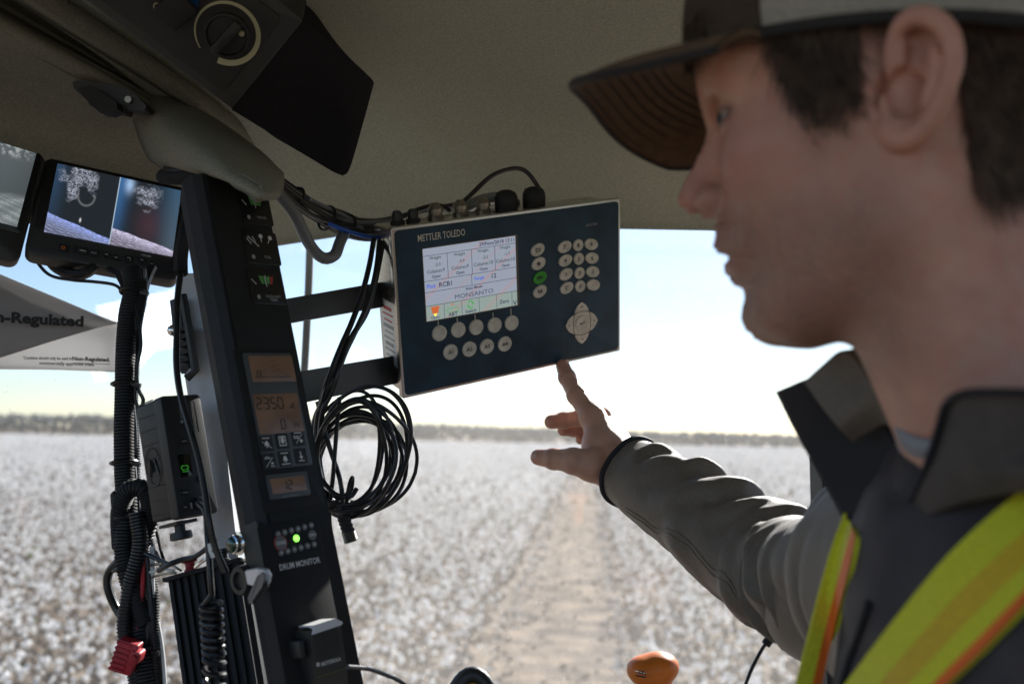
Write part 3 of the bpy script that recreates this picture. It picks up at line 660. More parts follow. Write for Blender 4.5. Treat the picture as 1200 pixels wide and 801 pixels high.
# side sticker
m_ = MB(); xs = x0+.0018
for z0_, z1_, ya, yb, mm in ((-.052, -.016, y0+.03, y0+.105, 0),): m_.box((xs, (ya+yb)/2, (z0_+z1_)/2), (.0006, yb-ya, z1_-z0_), mm)
for k in range(9): m_.box((xs-.0004, y0+.096-k*.007, -.034), (.0004, .0018 if k % 3 else .004, .028 if k % 2 else .022), 1 if k < 3 else 2)
m_.build('side_sticker', [M['whitelabel'], M['red'], M['inkgrey']], term, smooth=False)
# connectors on the top edge
def topc(px, kind):
    x = T.loc(px, 250)[0]; a = MB(); yt = y1-.0015; z = -.034
    def ring(prof, n=16):
        L = []
        for r_, h_ in prof: t = np.arange(n)/n*2*math.pi; L.append(np.c_[x+r_*np.cos(t), np.full(n, yt+h_), z-r_*np.sin(t)])
        a.loops(L)
    if kind == 'gland': ring([(.0135, 0), (.0140, .008), (.0135, .016), (.011, .021), (.006, .0235), (.002, .024)])
    if kind == 'small': ring([(.008, 0), (.008, .004), (.0062, .0045), (.0058, .012), (.004, .015), (.001, .0155)])
    if kind == 'metal': ring([(.009, 0), (.0092, .005), (.0078, .0055), (.0078, .008), (.009, .0085), (.009, .013), (.0062, .016), (.004, .019)])
    a.build({'gland': 'cable_gland', 'small': 'plug_cap', 'metal': 'round_connector'}[kind], {'gland': M['blackmatte'], 'small': M['black'], 'metal': M['brass']}[kind], term)
for px, k in ((480, 'small'), (499, 'small'), (526, 'metal'), (556, 'metal'), (583, 'metal'), (611, 'gland'), (644, 'gland')): topc(px, k)

# mounting arms
br = thing('mounting_bracket', 'pair of flat black steel arms holding the weighing terminal off the column', 'bracket', P(400, 400, 1.0))
def bar(pts, d0, d1, th_=.012):
    A = [P(*pts[0], d0), P(*pts[1], d1), P(*pts[2], d1), P(*pts[3], d0)]; B = [a+CF*th_ for a in A]; m_ = MB()
    m_.add(A+B, [(0, 3, 2, 1), (4, 5, 6, 7), (0, 1, 5, 4), (1, 2, 6, 5), (2, 3, 7, 6), (3, 0, 4, 7)]); return m_
bm = mat('bracket_paint', (.016, .017, .020), .45, var=.2, vscale=30)
bar([(335, 350), (472, 326), (472, 355), (335, 379)], 1.0, 1.16).build('arm', bm, br, local=False, smooth=False)
bar([(345, 436), (490, 412), (490, 444), (345, 474)], 1.0, 1.17).build('arm', bm, br, local=False, smooth=False)
m_ = MB(); m_.tube([P(462, 320, 1.175), P(478, 450, 1.22)], .012, 8); m_.build('mount_plate', bm, br, local=False)

# ================= instrument column
C = Face([(247, 205), (321, 213), (405.5, 770), (327, 801)], .9)
col = thing('instrument_column', 'tall black instrument column with gauges, amber displays and drum monitor lamps', 'control column', C.M)
cx0, cx1 = C.cx-C.w/2, C.cx+C.w/2; cy0, cy1 = C.cy-C.h/2-.22, C.cy+C.h/2-.002
bv = .006; dp = .019
def sect(y, wl=0): return [(cx0+bv*.6, y, 0), (cx1-.002, y, 0), (cx1, y, -.003), (cx1-.01, y, -.055), (cx0+.016, y, -.055), (cx0-.004, y, -dp), (cx0-.002, y, -bv)]
m_ = MB(); m_.loops([sect(cy0), sect(cy1)], 0); hs = m_.build('housing', [M['colside']], col, angle=20)
m_ = MB(); m_.box(((cx0+cx1)/2+.0025, (cy0+cy1)/2, .0008), (C.w-.008, cy1-cy0-.004, .0016)); m_.build('face_panel', M['colface'], col, smooth=False)
Z = .0017
def rect_px(q): 
    a = [C.loc(*p_) for p_ in q]; return sum(p_[0] for p_ in a)/4, sum(p_[1] for p_ in a)/4, abs(a[1][0]-a[0][0]+a[2][0]-a[3][0])/2, abs(a[0][1]-a[3][1]+a[1][1]-a[2][1])/2
# module outlines (raised seams)
for q in (((277, 415), (347, 404), (372, 589), (303, 608)), ((305, 620), (377, 600), (398, 790), (330, 815))):
    x, y, w_, h_ = rect_px(q); m_ = MB(); m_.plate(x, y, w_, h_, Z, Z+.0008, .003, .0004); m_.build('module_plate', M['colface'], col)
Zm = Z+.0008
def gauge(q, kind, name):
    x, y, w_, h_ = rect_px(q); a = MB(); a.plate(x, y, w_, h_, Z, Z+.0007, .003, .0003); gq = a.build('gauge', mat('gauge_'+name.replace(' ', '_').lower(), (.010, .0105, .011), .25), col)
    b = MB(); z = Z+.0009
    if kind in ('band', 'bandred'):
        n = 4
        for i in range(n):
            u0 = x+(-.20+.44*i/n)*w_; u1 = x+(-.20+.44*(i+1)/n-.02)*w_; b.poly([(u0, y+.30*h_), (u1, y+.30*h_), (x+(u1-x)*.72, y+.08*h_), (x+(u0-x)*.72, y+.08*h_)], z, z+.0002, 2 if (kind == 'bandred' and i == n-1) else 1)
        b.box((x-.02*w_, y+.16*h_, z+.0003), (.0006, .34*h_, .0002), 0); b.tube([(x-.42*w_, y+.2*h_, z), (x-.30*w_, y+.05*h_, z)], .0003, 5, 0)
    else:
        for sx, ty in ((-.40, .24), (-.22, .30), (.02, .32), (.28, .30)): b.tube([(x+sx*w_, y+ty*h_, z), (x+sx*.72*w_, y+(ty-.16)*h_, z)], .00035, 5, 0)
        b.disc(x+.02*w_, y+.33*h_, .0022, .0022, z, z+.0003, 0, n=10); b.disc(x+.29*w_, y+.31*h_, .0022, .0022, z, z+.0003, 0, n=10)
        b.tube([(x-.36*w_, y+.3*h_, z), (x-.08*w_, y+.02*h_, z)], .0004, 5, 0)
    for i, t in enumerate(name.split('|')): b.text(t, x+.12*w_, y-.27*h_-i*.10*h_, .075*h_, z=z, m=3, bold=.01)
    b.disc(x-.30*w_, y-.30*h_, .0018, .0022, z, z+.0002, 3, n=8)
    b.build('dial_marks', [M['ink'], M['gaugegreen'], M['gaugered'], M['inkgrey']], gq, smooth=False)
gauge([(279, 226), (313, 226), (318, 265), (282, 264)], 'band', 'VOLTS')
gauge([(283, 271), (322, 272), (327, 311), (287, 311)], 'fuel', 'FUEL')
gauge([(289, 317), (328, 317), (334, 357), (293, 358)], 'bandred', 'COOLANT|TEMP')
# lcd displays
def seg7(mb, s, x, y, h, z, m=0):
    wd = h*.5; t = h*.11; pat = {'0': 'abcdef', '1': 'bc', '2': 'abged', '3': 'abgcd', '5': 'afgcd', '7': 'abc', 'E': 'afged', 'c': 'ged', ' ': '', 'o': 'cdeg', '-': 'g', '.': '.'}
    for ch in s:
        for q in pat[ch]:
            if q == '.': mb.box((x-wd*.35, y-h/2, z), (t, t, .0002), m); continue
            cx_, cy_, ww, hh = {'a': (0, .5, 1, 0), 'g': (0, 0, 1, 0), 'd': (0, -.5, 1, 0), 'f': (-.5, .25, 0, 1), 'b': (.5, .25, 0, 1), 'e': (-.5, -.25, 0, 1), 'c': (.5, -.25, 0, 1)}[q]
            mb.box((x+wd*cx_, y+h*cy_, z), (wd*.8 if ww else t, t if ww else h*.42, .0002), m)
        x += wd*1.55 if ch != '.' else wd*.3
q1 = ((284, 419), (339, 411), (361, 541), (306, 556)); x, y, w_, h_ = rect_px(q1); m_ = MB(); m_.plate(x, y, w_, h_, Zm, Zm+.0012, .002, .0004); m_.build('display_bezel', M['bezel'], col)
def lcd(q, name='lcd_display'):
    x, y, w_, h_ = rect_px(q); m_ = MB(); m_.plate(x, y, w_, h_, Zm+.0009, Zm+.0016, .0008, .0002); return m_.build(name, M['lcd'], col), x, y, w_, h_
o, x, y, w_, h_ = lcd(((289, 422), (339, 415), (343, 446), (293, 451))); m_ = MB(); z = Zm+.0018
m_.box((x-.02*w_, y-.32*h_, z), (.8*w_, .0005, .0002)); m_.box((x-.38*w_, y-.2*h_, z), (.0005, .25*h_, .0002)); m_.box((x-.34*w_, y-.08*h_, z), (.08*w_, .0005, .0002)); m_.box((x-.30*w_, y-.2*h_, z), (.0005, .25*h_, .0002)); m_.build('digits', M['lcdseg'], o, smooth=False)
m_ = MB()
for k, (a, b, c_) in enumerate(((-.25, .3, .35), (-.2, .18, .42), (-.1, .05, .5), (.0, -.1, .45), (.1, -.2, .3))): 
    m_.tube([(x+a*w_, y+b*h_-.1*h_, z), (x+(a+c_)*w_, y+(b+.25)*h_-.1*h_, z)], .00022, 5)
m_.build('reflected_sticker', mat('faint_orange', (.36, .17, .09), .5), o)
o, x, y, w_, h_ = lcd(((295, 466), (345, 459), (352, 504), (300, 513))); m_ = MB(); seg7(m_, '2350', x-.40*w_, y+.26*h_, .0098, z); seg7(m_, 'oE', x+.30*w_, y+.18*h_, .0045, z); seg7(m_, '.0', x+.02*w_, y-.28*h_, .0085, z); seg7(m_, '23', x+.30*w_, y-.33*h_, .0040, z); m_.build('digits', M['lcdseg'], o, smooth=False)
q2 = ((309, 560), (356, 550), (361, 578), (314, 589)); x, y, w_, h_ = rect_px(q2); m_ = MB(); m_.plate(x, y, w_, h_, Zm, Zm+.0012, .002, .0004); m_.build('display_bezel', M['bezel'], col)
o, x, y, w_, h_ = lcd(((313, 564), (353, 556), (356, 572), (317, 583))); m_ = MB(); seg7(m_, '12', x-.12*w_, y-.02*h_, .0075, z); m_.build('digits', M['lcdseg'], o, smooth=False)
x, y = C.loc(338, 580); m_ = MB(); m_.text('ACRE / FUNCTION', x, y-.0012, .0012, wd=.019, z=Zm+.0013); m_.build('lettering', M['inkgrey'], col, smooth=False)
# six membrane buttons
ic = 0
for r in range(2):
    for c in range(3):
        px = 309+c*18.6+r*3.0; py = 521-c*3.2+r*20.5
        x, y = C.loc(px, py); a = MB(); a.plate(x, y, .0135, .0135, Zm+.0011, Zm+.0016, .001, .0002); bt = a.build('membrane_button', M['blackmatte'], col)
        b = MB(); zz = Zm+.0018
        def tri(x, y, s, d=1): b.poly([(x-s, y), (x+s, y), (x, y-s*1.2*d)], zz, zz+.0002)
        if ic in (0, 4): b.poly([(x-.0024, y-.002), (x-.0016, y+.001), (x-.0006, y+.0024), (x+.0006, y+.0024), (x+.0016, y+.001), (x+.0024, y-.002)], zz, zz+.0002); b.disc(x, y-.003, .0008, .0006, zz, zz+.0002, n=8); 
        if ic == 0: b.tube([(x-.0045, y+.002, zz), (x+.0045, y-.004, zz)], .0003, 5)
        if ic in (0, 2, 4): b.box((x, y+.0048, zz), (.008, .0008, .0002))
        if ic == 4: b.box((x, y-.0048, zz), (.009, .0008, .0002))
        if ic == 1: 
            tri(x, y, .0024, -1); tri(x, y, .0024, 1)
            b.poly([(x-.0024, y+.0032), (x+.0024, y+.0032), (x, y)], zz, zz+.00025); b.box((x, y+.0040, zz), (.0068, .0008, .0002)); b.box((x, y-.0040, zz), (.0068, .0008, .0002)); b.box((x-.0034, y, zz), (.0007, .0085, .0002)); b.box((x+.0034, y, zz), (.0007, .0085, .0002))
        if ic == 2: b.text('no', x-.002, y+.001, .003, z=zz, bold=.02); b.disc(x+.0025, y-.0025, .0016, .0016, zz, zz+.0002, n=8); b.tube([(x-.0035, y-.0045, zz), (x+.0045, y+.0035, zz)], .0003, 5)
        if ic == 3: b.text('a/ha', x-.0012, y+.0032, .0026, z=zz, bold=.02); b.tube([(x-.004, y-.005, zz), (x+.004, y+.003, zz)], .0003, 5); b.poly([(x+.0012, y-.0028), (x+.0044, y-.0028), (x+.0028, y-.0006)], zz, zz+.0002); b.box((x+.0028, y-.0045, zz), (.0042, .0007, .0002))
        if ic == 5: b.box((x, y+.0015, zz), (.0009, .005, .0002)); tri(x, y-.0004, .0022, 1); b.box((x, y-.0042, zz), (.006, .0008, .0002))
        b.build('icon', M['ink'], bt, smooth=False); ic += 1
# drum monitor lamps
def lamp(px, py, r, m, t=None, ring=None, tm='dark'):
    x, y = C.loc(px, py); a = MB()
    if ring: a.disc(x, y, r*1.14, r*1.14, Zm, Zm+.0004, 1, n=20); 
    a.disc(x, y, r, r, Zm, Zm+.0008, 0, n=20); q = a.build('indicator_lamp', [M[m], M['gaugered']], col)
    if t: b = MB(); b.text(t, x, y, r*(.55 if len(t) > 2 else .75), wd=r*1.7 if len(t) > 2 else None, z=Zm+.0010, bold=.02); b.build('legend', M[tm], q, smooth=False)
M['lampgrey'] = mat('lamp_grey', (.12, .12, .115), .5)
for i in range(6):
    lamp(323.5+7.75*i, 626-2.05*i, .0028, 'lampgrey', '%dF' % (i+1), tm='ink'); lamp(327+7.75*i, 648-2.05*i, .0028, 'lampgrey', '%dR' % (i+1), tm='ink')
lamp(326.5, 636.5, .0058, 'lampgrey', 'CHOKE', ring=True, tm='ink'); lamp(363.5, 627, .0044, 'lampgrey', 'CHECK', tm='ink'); lamp(345, 631, .0030, 'green')
x, y = C.loc(349.5, 660.5); m_ = MB(); m_.text('DRUM MONITOR', x, y, .0052, wd=.043, z=Zm+.0002, bold=.02); m_.build('lettering', M['ink'], col, smooth=False)
# switch plate on the bevel side (left side face)
SM = C.M@np.array([[0, 0, -1, cx0-.0038], [0, 1, 0, 0], [1, 0, 0, -dp/2-.001], [0, 0, 0, 1.0]])   # local X -> towards the face, Z -> outwards left
Sf = Face.__new__(Face); Sf.M = SM.copy(); Sf.M[:3, 0] = C.M[:3, 2]; Sf.M[:3, 1] = C.M[:3, 1]; Sf.M[:3, 2] = np.cross(Sf.M[:3, 0], Sf.M[:3, 1]); Sf.Mi = np.linalg.inv(Sf.M)
if Sf.M[:3, 2]@(CAM-Sf.M[:3, 3]) < 0: print('side face back')
SL = C.Mi@Sf.M      # side frame in column-local coordinates
def onside(mb): mb.M = SL; return mb
a_ = [Sf.loc(*q) for q in ((266, 622), (297, 614), (311, 690), (277, 700))]; spx = sum(q[0] for q in a_)/4; spy = sum(q[1] for q in a_)/4
m_ = onside(MB()); m_.plate(-.001, spy, .0225, abs(a_[0][1]-a_[3][1]), .0004, .0022, .001, .0004); m_.build('switch_plate', mat('switch_plate', (.035, .033, .028), .55, var=.3, vscale=60), col)
x, y = Sf.loc(282, 636); m_ = onside(MB()); m_.disc(x, y, .0078, .0078, .002, .009, n=24, prof=[(1.25, 0), (1.25, .2), (1, .25), (1, .9), (.86, 1), (.84, .8), (.01, .8)]); bz = m_.build('lamp_collar', M['chrome'], col)
m_ = onside(MB()); m_.sphere((x, y, .0085), (.0068, .0068, .004)); m_.build('lamp_lens', M['greendark'], bz)
x, y = Sf.loc(291, 678); m_ = onside(MB()); m_.disc(x, y, .0125, .0125, .002, .010, n=24, prof=[(1, 0), (1, .6), (.9, 1), (.6, 1), (.55, .6), (.01, .6)]); m_.build('key_switch', M['black'], col)
ky = thing('ignition_key', 'silver key with black head hanging from the switch low on the column', 'key', P(300, 682, .80))
m_ = MB(); dk = .792
for pts, th_ in (([(287, 669, dk+.012), (301, 666, dk), (313, 668, dk-.003), (317, 675, dk-.003), (315, 684, dk-.003), (306, 688, dk), (290, 684, dk+.012)], .006),): prism_px(m_, pts, 1, th_)
m_.build('key_bow', mat('key_metal', (.75, .76, .78), .35, metal=.3), ky, local=False, smooth=False)
m_ = MB(); prism_px(m_, [(301, 675, dk-.008), (306, 671, dk-.008), (310, 676, dk-.008), (307, 687, dk-.008), (297, 703, dk-.006), (292, 708, dk-.006), (290, 700, dk-.006)], 1, .005)
m_.build('key_tag', mat('tag_metal', (.25, .25, .26), .4, metal=.8), ky, local=False, smooth=False)
m_ = MB(); prism_px(m_, [(303, 690, dk-.004), (312, 680, dk-.004), (314, 688, dk-.004), (300, 706, dk-.002), (294, 708, dk-.002)], 1, .006); m_.build('key_head', M['black'], ky, local=False, smooth=False)

# ================= camera monitors
def monitor(F, label, fn, full=True, name='camera_monitor'):
    t = thing(name, label, 'monitor', F.M, 'camera monitors hanging under the roof lining')
    w_, h_ = F.w, F.h
    m_ = MB(); m_.plate(F.cx, F.cy, w_, h_, -.024, .0, .010, .003, both=True); m_.build('casing', M['black'], t)
    m_ = MB(); m_.plate(F.cx, F.cy+h_*.12, w_*.94, h_*.74, -.0005, .0012, .004, .0008); m_.build('screen_surround', mat('monitor_surround', (.010, .010, .011), .35), t)
    a = [F.loc(*q) for q in F.sq]; x = sum(q[0] for q in a)/4; y = sum(q[1] for q in a)/4; sw_ = (a[1][0]-a[0][0]+a[2][0]-a[3][0])/2; sh_ = (a[0][1]-a[3][1]+a[1][1]-a[2][1])/2
    screen('screen', x, y, sw_, sh_, .0015, fn, 260, 150, t, .50)
    return t, x, y, sw_, sh_
def cotton_floor(u, v, vh, vx, inten, cu, seed):
    # furrow-like dot lattice of picked cotton in perspective
    d = np.clip(vh-v, .0001, 1); k = .25/(d+.12); a = (u-cu)*k*60; b = k*70
    g_ = (np.sin(a)*np.sin(b)*.5+.5)**1.5; nz = fbm(np.c_[u*90, v*90, u*0+seed], 2, seed)
    return inten*(.25+.9*g_*nz)
def f_mon(u, v):
    n = len(u); c = np.tile([.012, .016, .020], (n, 1)); L_ = u < .495; U = np.where(L_, u/.495, (u-.5)/.5)
    c += np.where(L_[:, None], 1, .0)*np.array([.006, .022, .05])*np.exp(-(U/.16)**2)[:, None]*(.4+v)[:, None]
    k = np.exp(-((U-.0)/.14)**2)*(~L_)*(.35+v*.9); c += k[:, None]*np.array([.018, .075, .19])
    k = np.exp(-((U-.16)/.07)**2-((v-.92)/.12)**2)*(~L_); c += k[:, None]*np.array([.25, .35, .5])
    k = np.exp(-((U-1)/.22)**2)*(~L_)*(.3+.6*(1-v)); c += k[:, None]*np.array([.05, .07, .09])
    k = np.exp(-((U-1)/.3)**2)*(~L_)*v; c += k[:, None]*np.array([.006, .035, .075])
    k = np.exp(-((U-.55)/.2)**2-((v-.38)/.28)**2)*(~L_); c += k[:, None]*np.array([.028, .004, .006])
    P3 = np.c_[u*60, v*36, u*0]; nz = fbm(P3, 4, 21); nz2 = fbm(P3*2.1+5, 3, 33)
    edge = np.abs(nz-.5)
    m1 = (np.exp(-((U-.44)/.20)**4-((v-.90)/.17)**4)+np.exp(-((U-.30)/.10)**2-((v-.70)/.16)**2)*1.2+np.exp(-((U-.62)/.08)**2-((v-.74)/.12)**2)*.6+np.exp(-((U-.10)/.06)**2-((v-.86)/.14)**2)*.9)*L_
    m2 = (np.exp(-((U-.47)/.22)**4-((v-.80)/.17)**4)*.9+np.exp(-((U-.46)/.12)**2-((v-.58)/.035)**2)*.7)*(~L_)
    k = np.clip((m1+m2)*1.3-.35+(fbm(np.c_[u*22, v*14, u*0+4], 2, 51)-.5)*1.8*((m1+m2) > .15), 0, 1)*.8*np.clip((nz2-.30)*3.2, 0, 1)*np.where(edge < .014, .3, 1)*(.45+.9*fbm(P3*3, 2, 44)); c += k[:, None]*np.array([.36, .38, .46])
    ring = np.exp(-((np.hypot((U-.53)/.13, (v-.62)/.14)-1)/.10)**2)*L_*(v < .64); c += ring[:, None]*.10
    top = np.where(L_, .27-.20*U+.03*fbm(np.c_[u*14, u*0, u*0], 3, 4), .24-.16*U+.03*fbm(np.c_[u*14, u*0+3, u*0], 3, 4))
    dd = top-v; fl = sstep(0, .015, dd)
    ridge = np.exp(-(dd/.09)**2)*fl
    c = c*(1-fl[:, None])+fl[:, None]*(cotton_floor(u, v, top+.05, 0, .55, np.where(L_, .15, .62), 3)[:, None]*np.where(L_[:, None], [.55, .62, .95], [.72, .66, .88]))
    c += (ridge*fbm(np.c_[u*70, v*70, u*0], 2, 9))[:, None]*np.where(L_[:, None], [.22, .32, .85], [.55, .52, .70])*.9
    ln = np.abs(u-.497) < .004; c[ln] = [.30, .38, .45]
    k = np.exp(-((U-.5)/.012)**2-((v-.26)/.025)**2)*L_; c += k[:, None]*.7
    return np.clip(c, 0, 1)
def f_mon2(u, v):
    n = len(u); c = np.tile([.040, .048, .050], (n, 1)); c += (np.exp(-((u-.75)/.3)**2)*(.6*v+.2))[:, None]*np.array([.05, .06, .065])
    k = np.exp(-((u-.80)/.16)**4-((v-.97)/.10)**4)*np.clip((fbm(np.c_[u*40, v*24, u*0], 3, 2)-.38)*5, 0, 1); c += k[:, None]*.2
    top = .52-.42*(1-u)*1.2+.05*fbm(np.c_[u*9, u*0, u*0], 2, 4)-.25*(u-.6); fl = sstep(0, .1, top-v)
    c += fl[:, None]*cotton_floor(u, v, .62, 0, .30, .3, 5)[:, None]*np.array([.8, .88, .9]); return c
F1 = Face([(52, 184), (225, 221), (209, 329), (27, 297)], 1.10); F1.sq = ((66, 191), (212, 225), (202, 302), (53, 272))
mon, x, y, sw_, sh_ = monitor(F1, 'right hand camera monitor showing two pictures side by side over its row of buttons', f_mon)
m_ = MB(); 
for i, (px, py, k, t) in enumerate(((74, 291, 's', ''), (87, 292, 'o', ''), (97, 294.5, 's', 'MENU'), (110, 297, 's', 'SLCT'), (124.5, 299.5, 'd', ''), (136, 301.5, 'u', ''), (151, 304, 's', ''), (166, 306, 'd', ''), (177, 309, 'u', ''))):
    a = F1.loc(px, py); b = MB()
    if k == 's': b.plate(a[0], a[1], .0105, .0088, 0, .0018, .0015, .0006)
    elif k == 'o': b.disc(a[0], a[1], .0025, .0045, 0, .0010, n=14)
    else: sg = 1 if k == 'u' else -1; b.poly([(a[0]-.0060, a[1]-.0036*sg), (a[0]+.0060, a[1]-.0036*sg), (a[0], a[1]+.0048*sg)], 0, .0018)
    bt = b.build('monitor_button', M['blackmatte'], mon, smooth=(k != 'u' and k != 'd')); c_ = MB()
    if t: c_.text(t, a[0], a[1], .0018, z=.002, bold=.02)
    elif i == 0: c_.loops([np.c_[a[0]+r_*np.cos(np.arange(16)/16*6.283), a[1]+r_*np.sin(np.arange(16)/16*6.283), np.full(16, .0021)] for r_ in (.0019, .0012)], 1, False, False)
    elif k in 'ud': c_.box((a[0], a[1]-(.0008 if k == 'u' else -.0008), .0019), (.003, .0006, .0003))
    elif k == 's': c_.tube([(a[0]-.002, a[1]+.0012, .0020), (a[0]+.001, a[1]+.0012, .0020), (a[0]+.002, a[1]-.0015, .0020)], .0003, 5)
    if c_.v: c_.build('legend', [M['ink'], M['orange']], bt, smooth=False)
m_ = MB(); a = F1.loc(171, 300.5); m_.text('VOLUME', a[0], a[1]+.001, .0020, z=.0004, bold=.02); m_.build('lettering', M['ink'], mon, smooth=False)
m_ = MB()
for g_, gx in enumerate((188, 196, 203.5)):
    a = F1.loc(gx-2, 311+g_*2)
    for r in range(7): m_.box((a[0]+.001, a[1]+.006-r*.0022, .0002), (.0065, .0009, .0005))
m_.build('speaker_slots', M['dark'], mon, smooth=False)
F2 = Face([(-122, 122), (55, 187), (22, 304), (-165, 268)], depths=[1.02, 1.09, 1.05, .98]); F2.sq = ((-105, 135), (44, 181), (18, 266), (-135, 225))
mon2, x, y, sw_, sh_ = monitor(F2, 'left hand camera monitor cut by the picture edge, one dim grey picture', f_mon2)
m_ = MB(); 
for r in range(7): a = F2.loc(4, 274+r*2.2); m_.box((a[0], a[1], .0002), (.010, .0009, .0005))
m_.build('speaker_slots', M['dark'], mon2, smooth=False)

# ================= overhead console
kd = .96
K = Face([(176, -47), (332, -22), (356, 24), (272, 129)], depths=[.93, .93, .955, .985]) if False else Face([(120, 0), (204, -105), (356, 24), (272, 129)], depths=[.90, .87, .93, .97])
con = thing('overhead_console', 'black overhead console with a round dial and a padded speaker cover under the roof', 'overhead console', K.M)
def patchbox(mb, px4, back, m=0, inset=0):
    A = np.array([P(*q) for q in px4]); c = A.mean(0); A = c+(A-c)*(1-inset); B = A+back
    k = len(A); return mb.add(np.concatenate([A, B]), [tuple(range(k)), tuple(range(k, 2*k))[::-1]]+[(i, i+k, (i+1) % k+k, (i+1) % k) for i in range(k)], m)
A0 = K.loc(272, 129); A1 = K.loc(356, 24); ang = math.atan2(A1[1]-A0[1], A1[0]-A0[0])
# local console axes: e1 along the joint, e2 towards the rear
J0 = K.loc(272, 129); J1 = K.loc(356, 24); E1 = (J1-J0); Wc = np.linalg.norm(E1); E1 = E1/Wc; E2 = np.array([-E1[1], E1[0]])
if (K.loc(120, 0)-J0)@E2 < 0: E2 = -E2
def KL(a, b): return J0+E1*a*Wc+E2*b
def kplate(mb, a0, a1, b0, b1, z0, z1, r=.004, ch=.001, m=0):
    c = KL((a0+a1)/2, (b0+b1)/2); mb.plate(c[0], c[1], (a1-a0)*Wc, b1-b0, z0, z1, r, ch, m, rot=math.atan2(E1[1], E1[0])); return mb
m_ = MB(); kplate(m_, 0, 1, 0, .34, -.07, 0, .003, .003); m_.build('console_body', M['consoletrim'], con)
m_ = MB(); kplate(m_, .085, .90, .016, .325, -.001, .0018, .006, .001); m_.build('control_panel', M['consoleface'], con)
kx, ky_ = K.loc(267, 39); 
r_in = np.linalg.norm(K.loc(294, 39)-K.loc(240, 41))/2; r_out = np.linalg.norm(K.loc(305.5, 41)-K.loc(228, 41))/2
m_ = MB(); n = 60
t0 = math.atan2(*(K.loc(251, 82)-[kx, ky_])[::-1]); t1 = math.atan2(*(K.loc(232, 57)-[kx, ky_])[::-1])
if t1 < t0: t1 += 2*math.pi
tt = np.linspace(t0, t1, n); ww = np.linspace(.20, .035, n)
po = [(kx+r_out*math.cos(t), ky_+r_out*math.sin(t)) for t in tt]; pi_ = [(kx+r_out*(1-w__)*math.cos(t), ky_+r_out*(1-w__)*math.sin(t)) for t, w__ in zip(tt, ww)]
v = [(*q, .0022) for q in po]+[(*q, .0022) for q in pi_]; m_.add(v, [(i, i+n, i+n+1, i+1) if False else (i, i+1, i+n+1, i+n) for i in range(n-1)]); m_.build('dial_scale', M['dialmark'], con, smooth=False)
m_ = MB(); m_.disc(kx, ky_, r_in*1.03, r_in*1.03, .0018, .010, n=48, prof=[(1, 0), (1, .1), (.97, .12), (.93, 1), (.85, 1.02), (.80, .7), (.01, .68)]); dial = m_.build('dial', M['black'], con)
ra = math.atan2(*(K.loc(283, 22)-K.loc(250, 58))[::-1]); m_ = MB(); m_.plate(kx, ky_, r_in*1.75, r_in*.42, .006, .020, .002, .0015, rot=ra); m_.build('dial_grip', M['black'], dial)
q = K.loc(284.5, 36); m_ = MB(); m_.disc(q[0], q[1], .0027, .0027, .0075, .0115, n=12); m_.build('dial_dot', M['dialmark'], dial)
q = K.loc(208, 9); m_ = MB(); m_.plate(q[0], q[1], .030, .026, .001, .012, .003, .002, rot=math.atan2(E1[1], E1[0])-.2); m_.build('rocker_switch', M['blackmatte'], con)
q = K.loc(184.5, 7); m_ = MB(); m_.tube([(q[0]+.0028*math.cos(t), q[1]+.0028*math.sin(t), .0022) for t in np.linspace(0, 6.283, 15)], .0007, 5, cap=False); m_.build('switch_mark', M['dialmark'], con)
q = K.loc(226, -6); m_ = MB(); m_.plate(q[0], q[1], .018, .012, .0018, .004, .001, .0005, rot=.5); m_.build('blue_lens', mat('blue_lens', (.01, .06, .20), .2), con)
# speaker cover bends up to the roof
hb = CF*.05+CU*.03
rows = [[(272, 129, .972), (300, 94, .962), (328, 59, .948), (356, 24, .935)],
        [(308, 151, 1.00), (334, 115, .995), (361, 80, .98), (386, 49, .965)],
        [(350, 177, 1.04), (372, 145, 1.04), (398, 107, 1.02), (416, 74, 1.005)],
        [(388, 200, 1.075), (402, 180, 1.07), (418, 138, 1.06), (434, 91, 1.04)],
        [(402, 206, 1.09), (410, 197, 1.09), (424, 150, 1.075), (438.5, 97, 1.055)]]
v, f = patch(rows, 6, 6, .045); wmesh('speaker_cover', v, f, [M['speaker']], con, angle=35)
# ------------------------------------------------------------------ cables, harness and loose devices left of and around the column
def cab_tube(mb, pts, r, m=0, n=8, step=.004, wob=0):
    A = spline(np.c_[PP([p_[:3] for p_ in pts])], 8); A, _ = resample(A, step); mb.tube(A, r, n, m); return A
def conduit(mb, pts, r, m=0, pitch=.0032):
    A = spline(PP(pts), 8); A, s = resample(A, pitch/4); ph = (s/pitch) % 1; rr = r*np.where(ph < .55, 1.0, .86); mb.tube(A, rr, 10, m); return A
def tie(parent, A, i, r, name='cable_tie'):
    t = A[min(i+1, len(A)-1)]-A[i]; t /= np.linalg.norm(t); u = np.cross(t, CU+.1); u /= np.linalg.norm(u); w_ = np.cross(t, u); m_ = MB(); a = np.linspace(0, 2*math.pi, 21)
    m_.tube([A[i]+r*(math.cos(x)*u+math.sin(x)*w_) for x in a], .0016, 6); h = A[i]+r*(-CF*.4+CR*.8)
    m_.tube([h, h+.008*CR-.002*CU], .0026, 5); return m_.build(name, M['rubber'], parent, local=False)
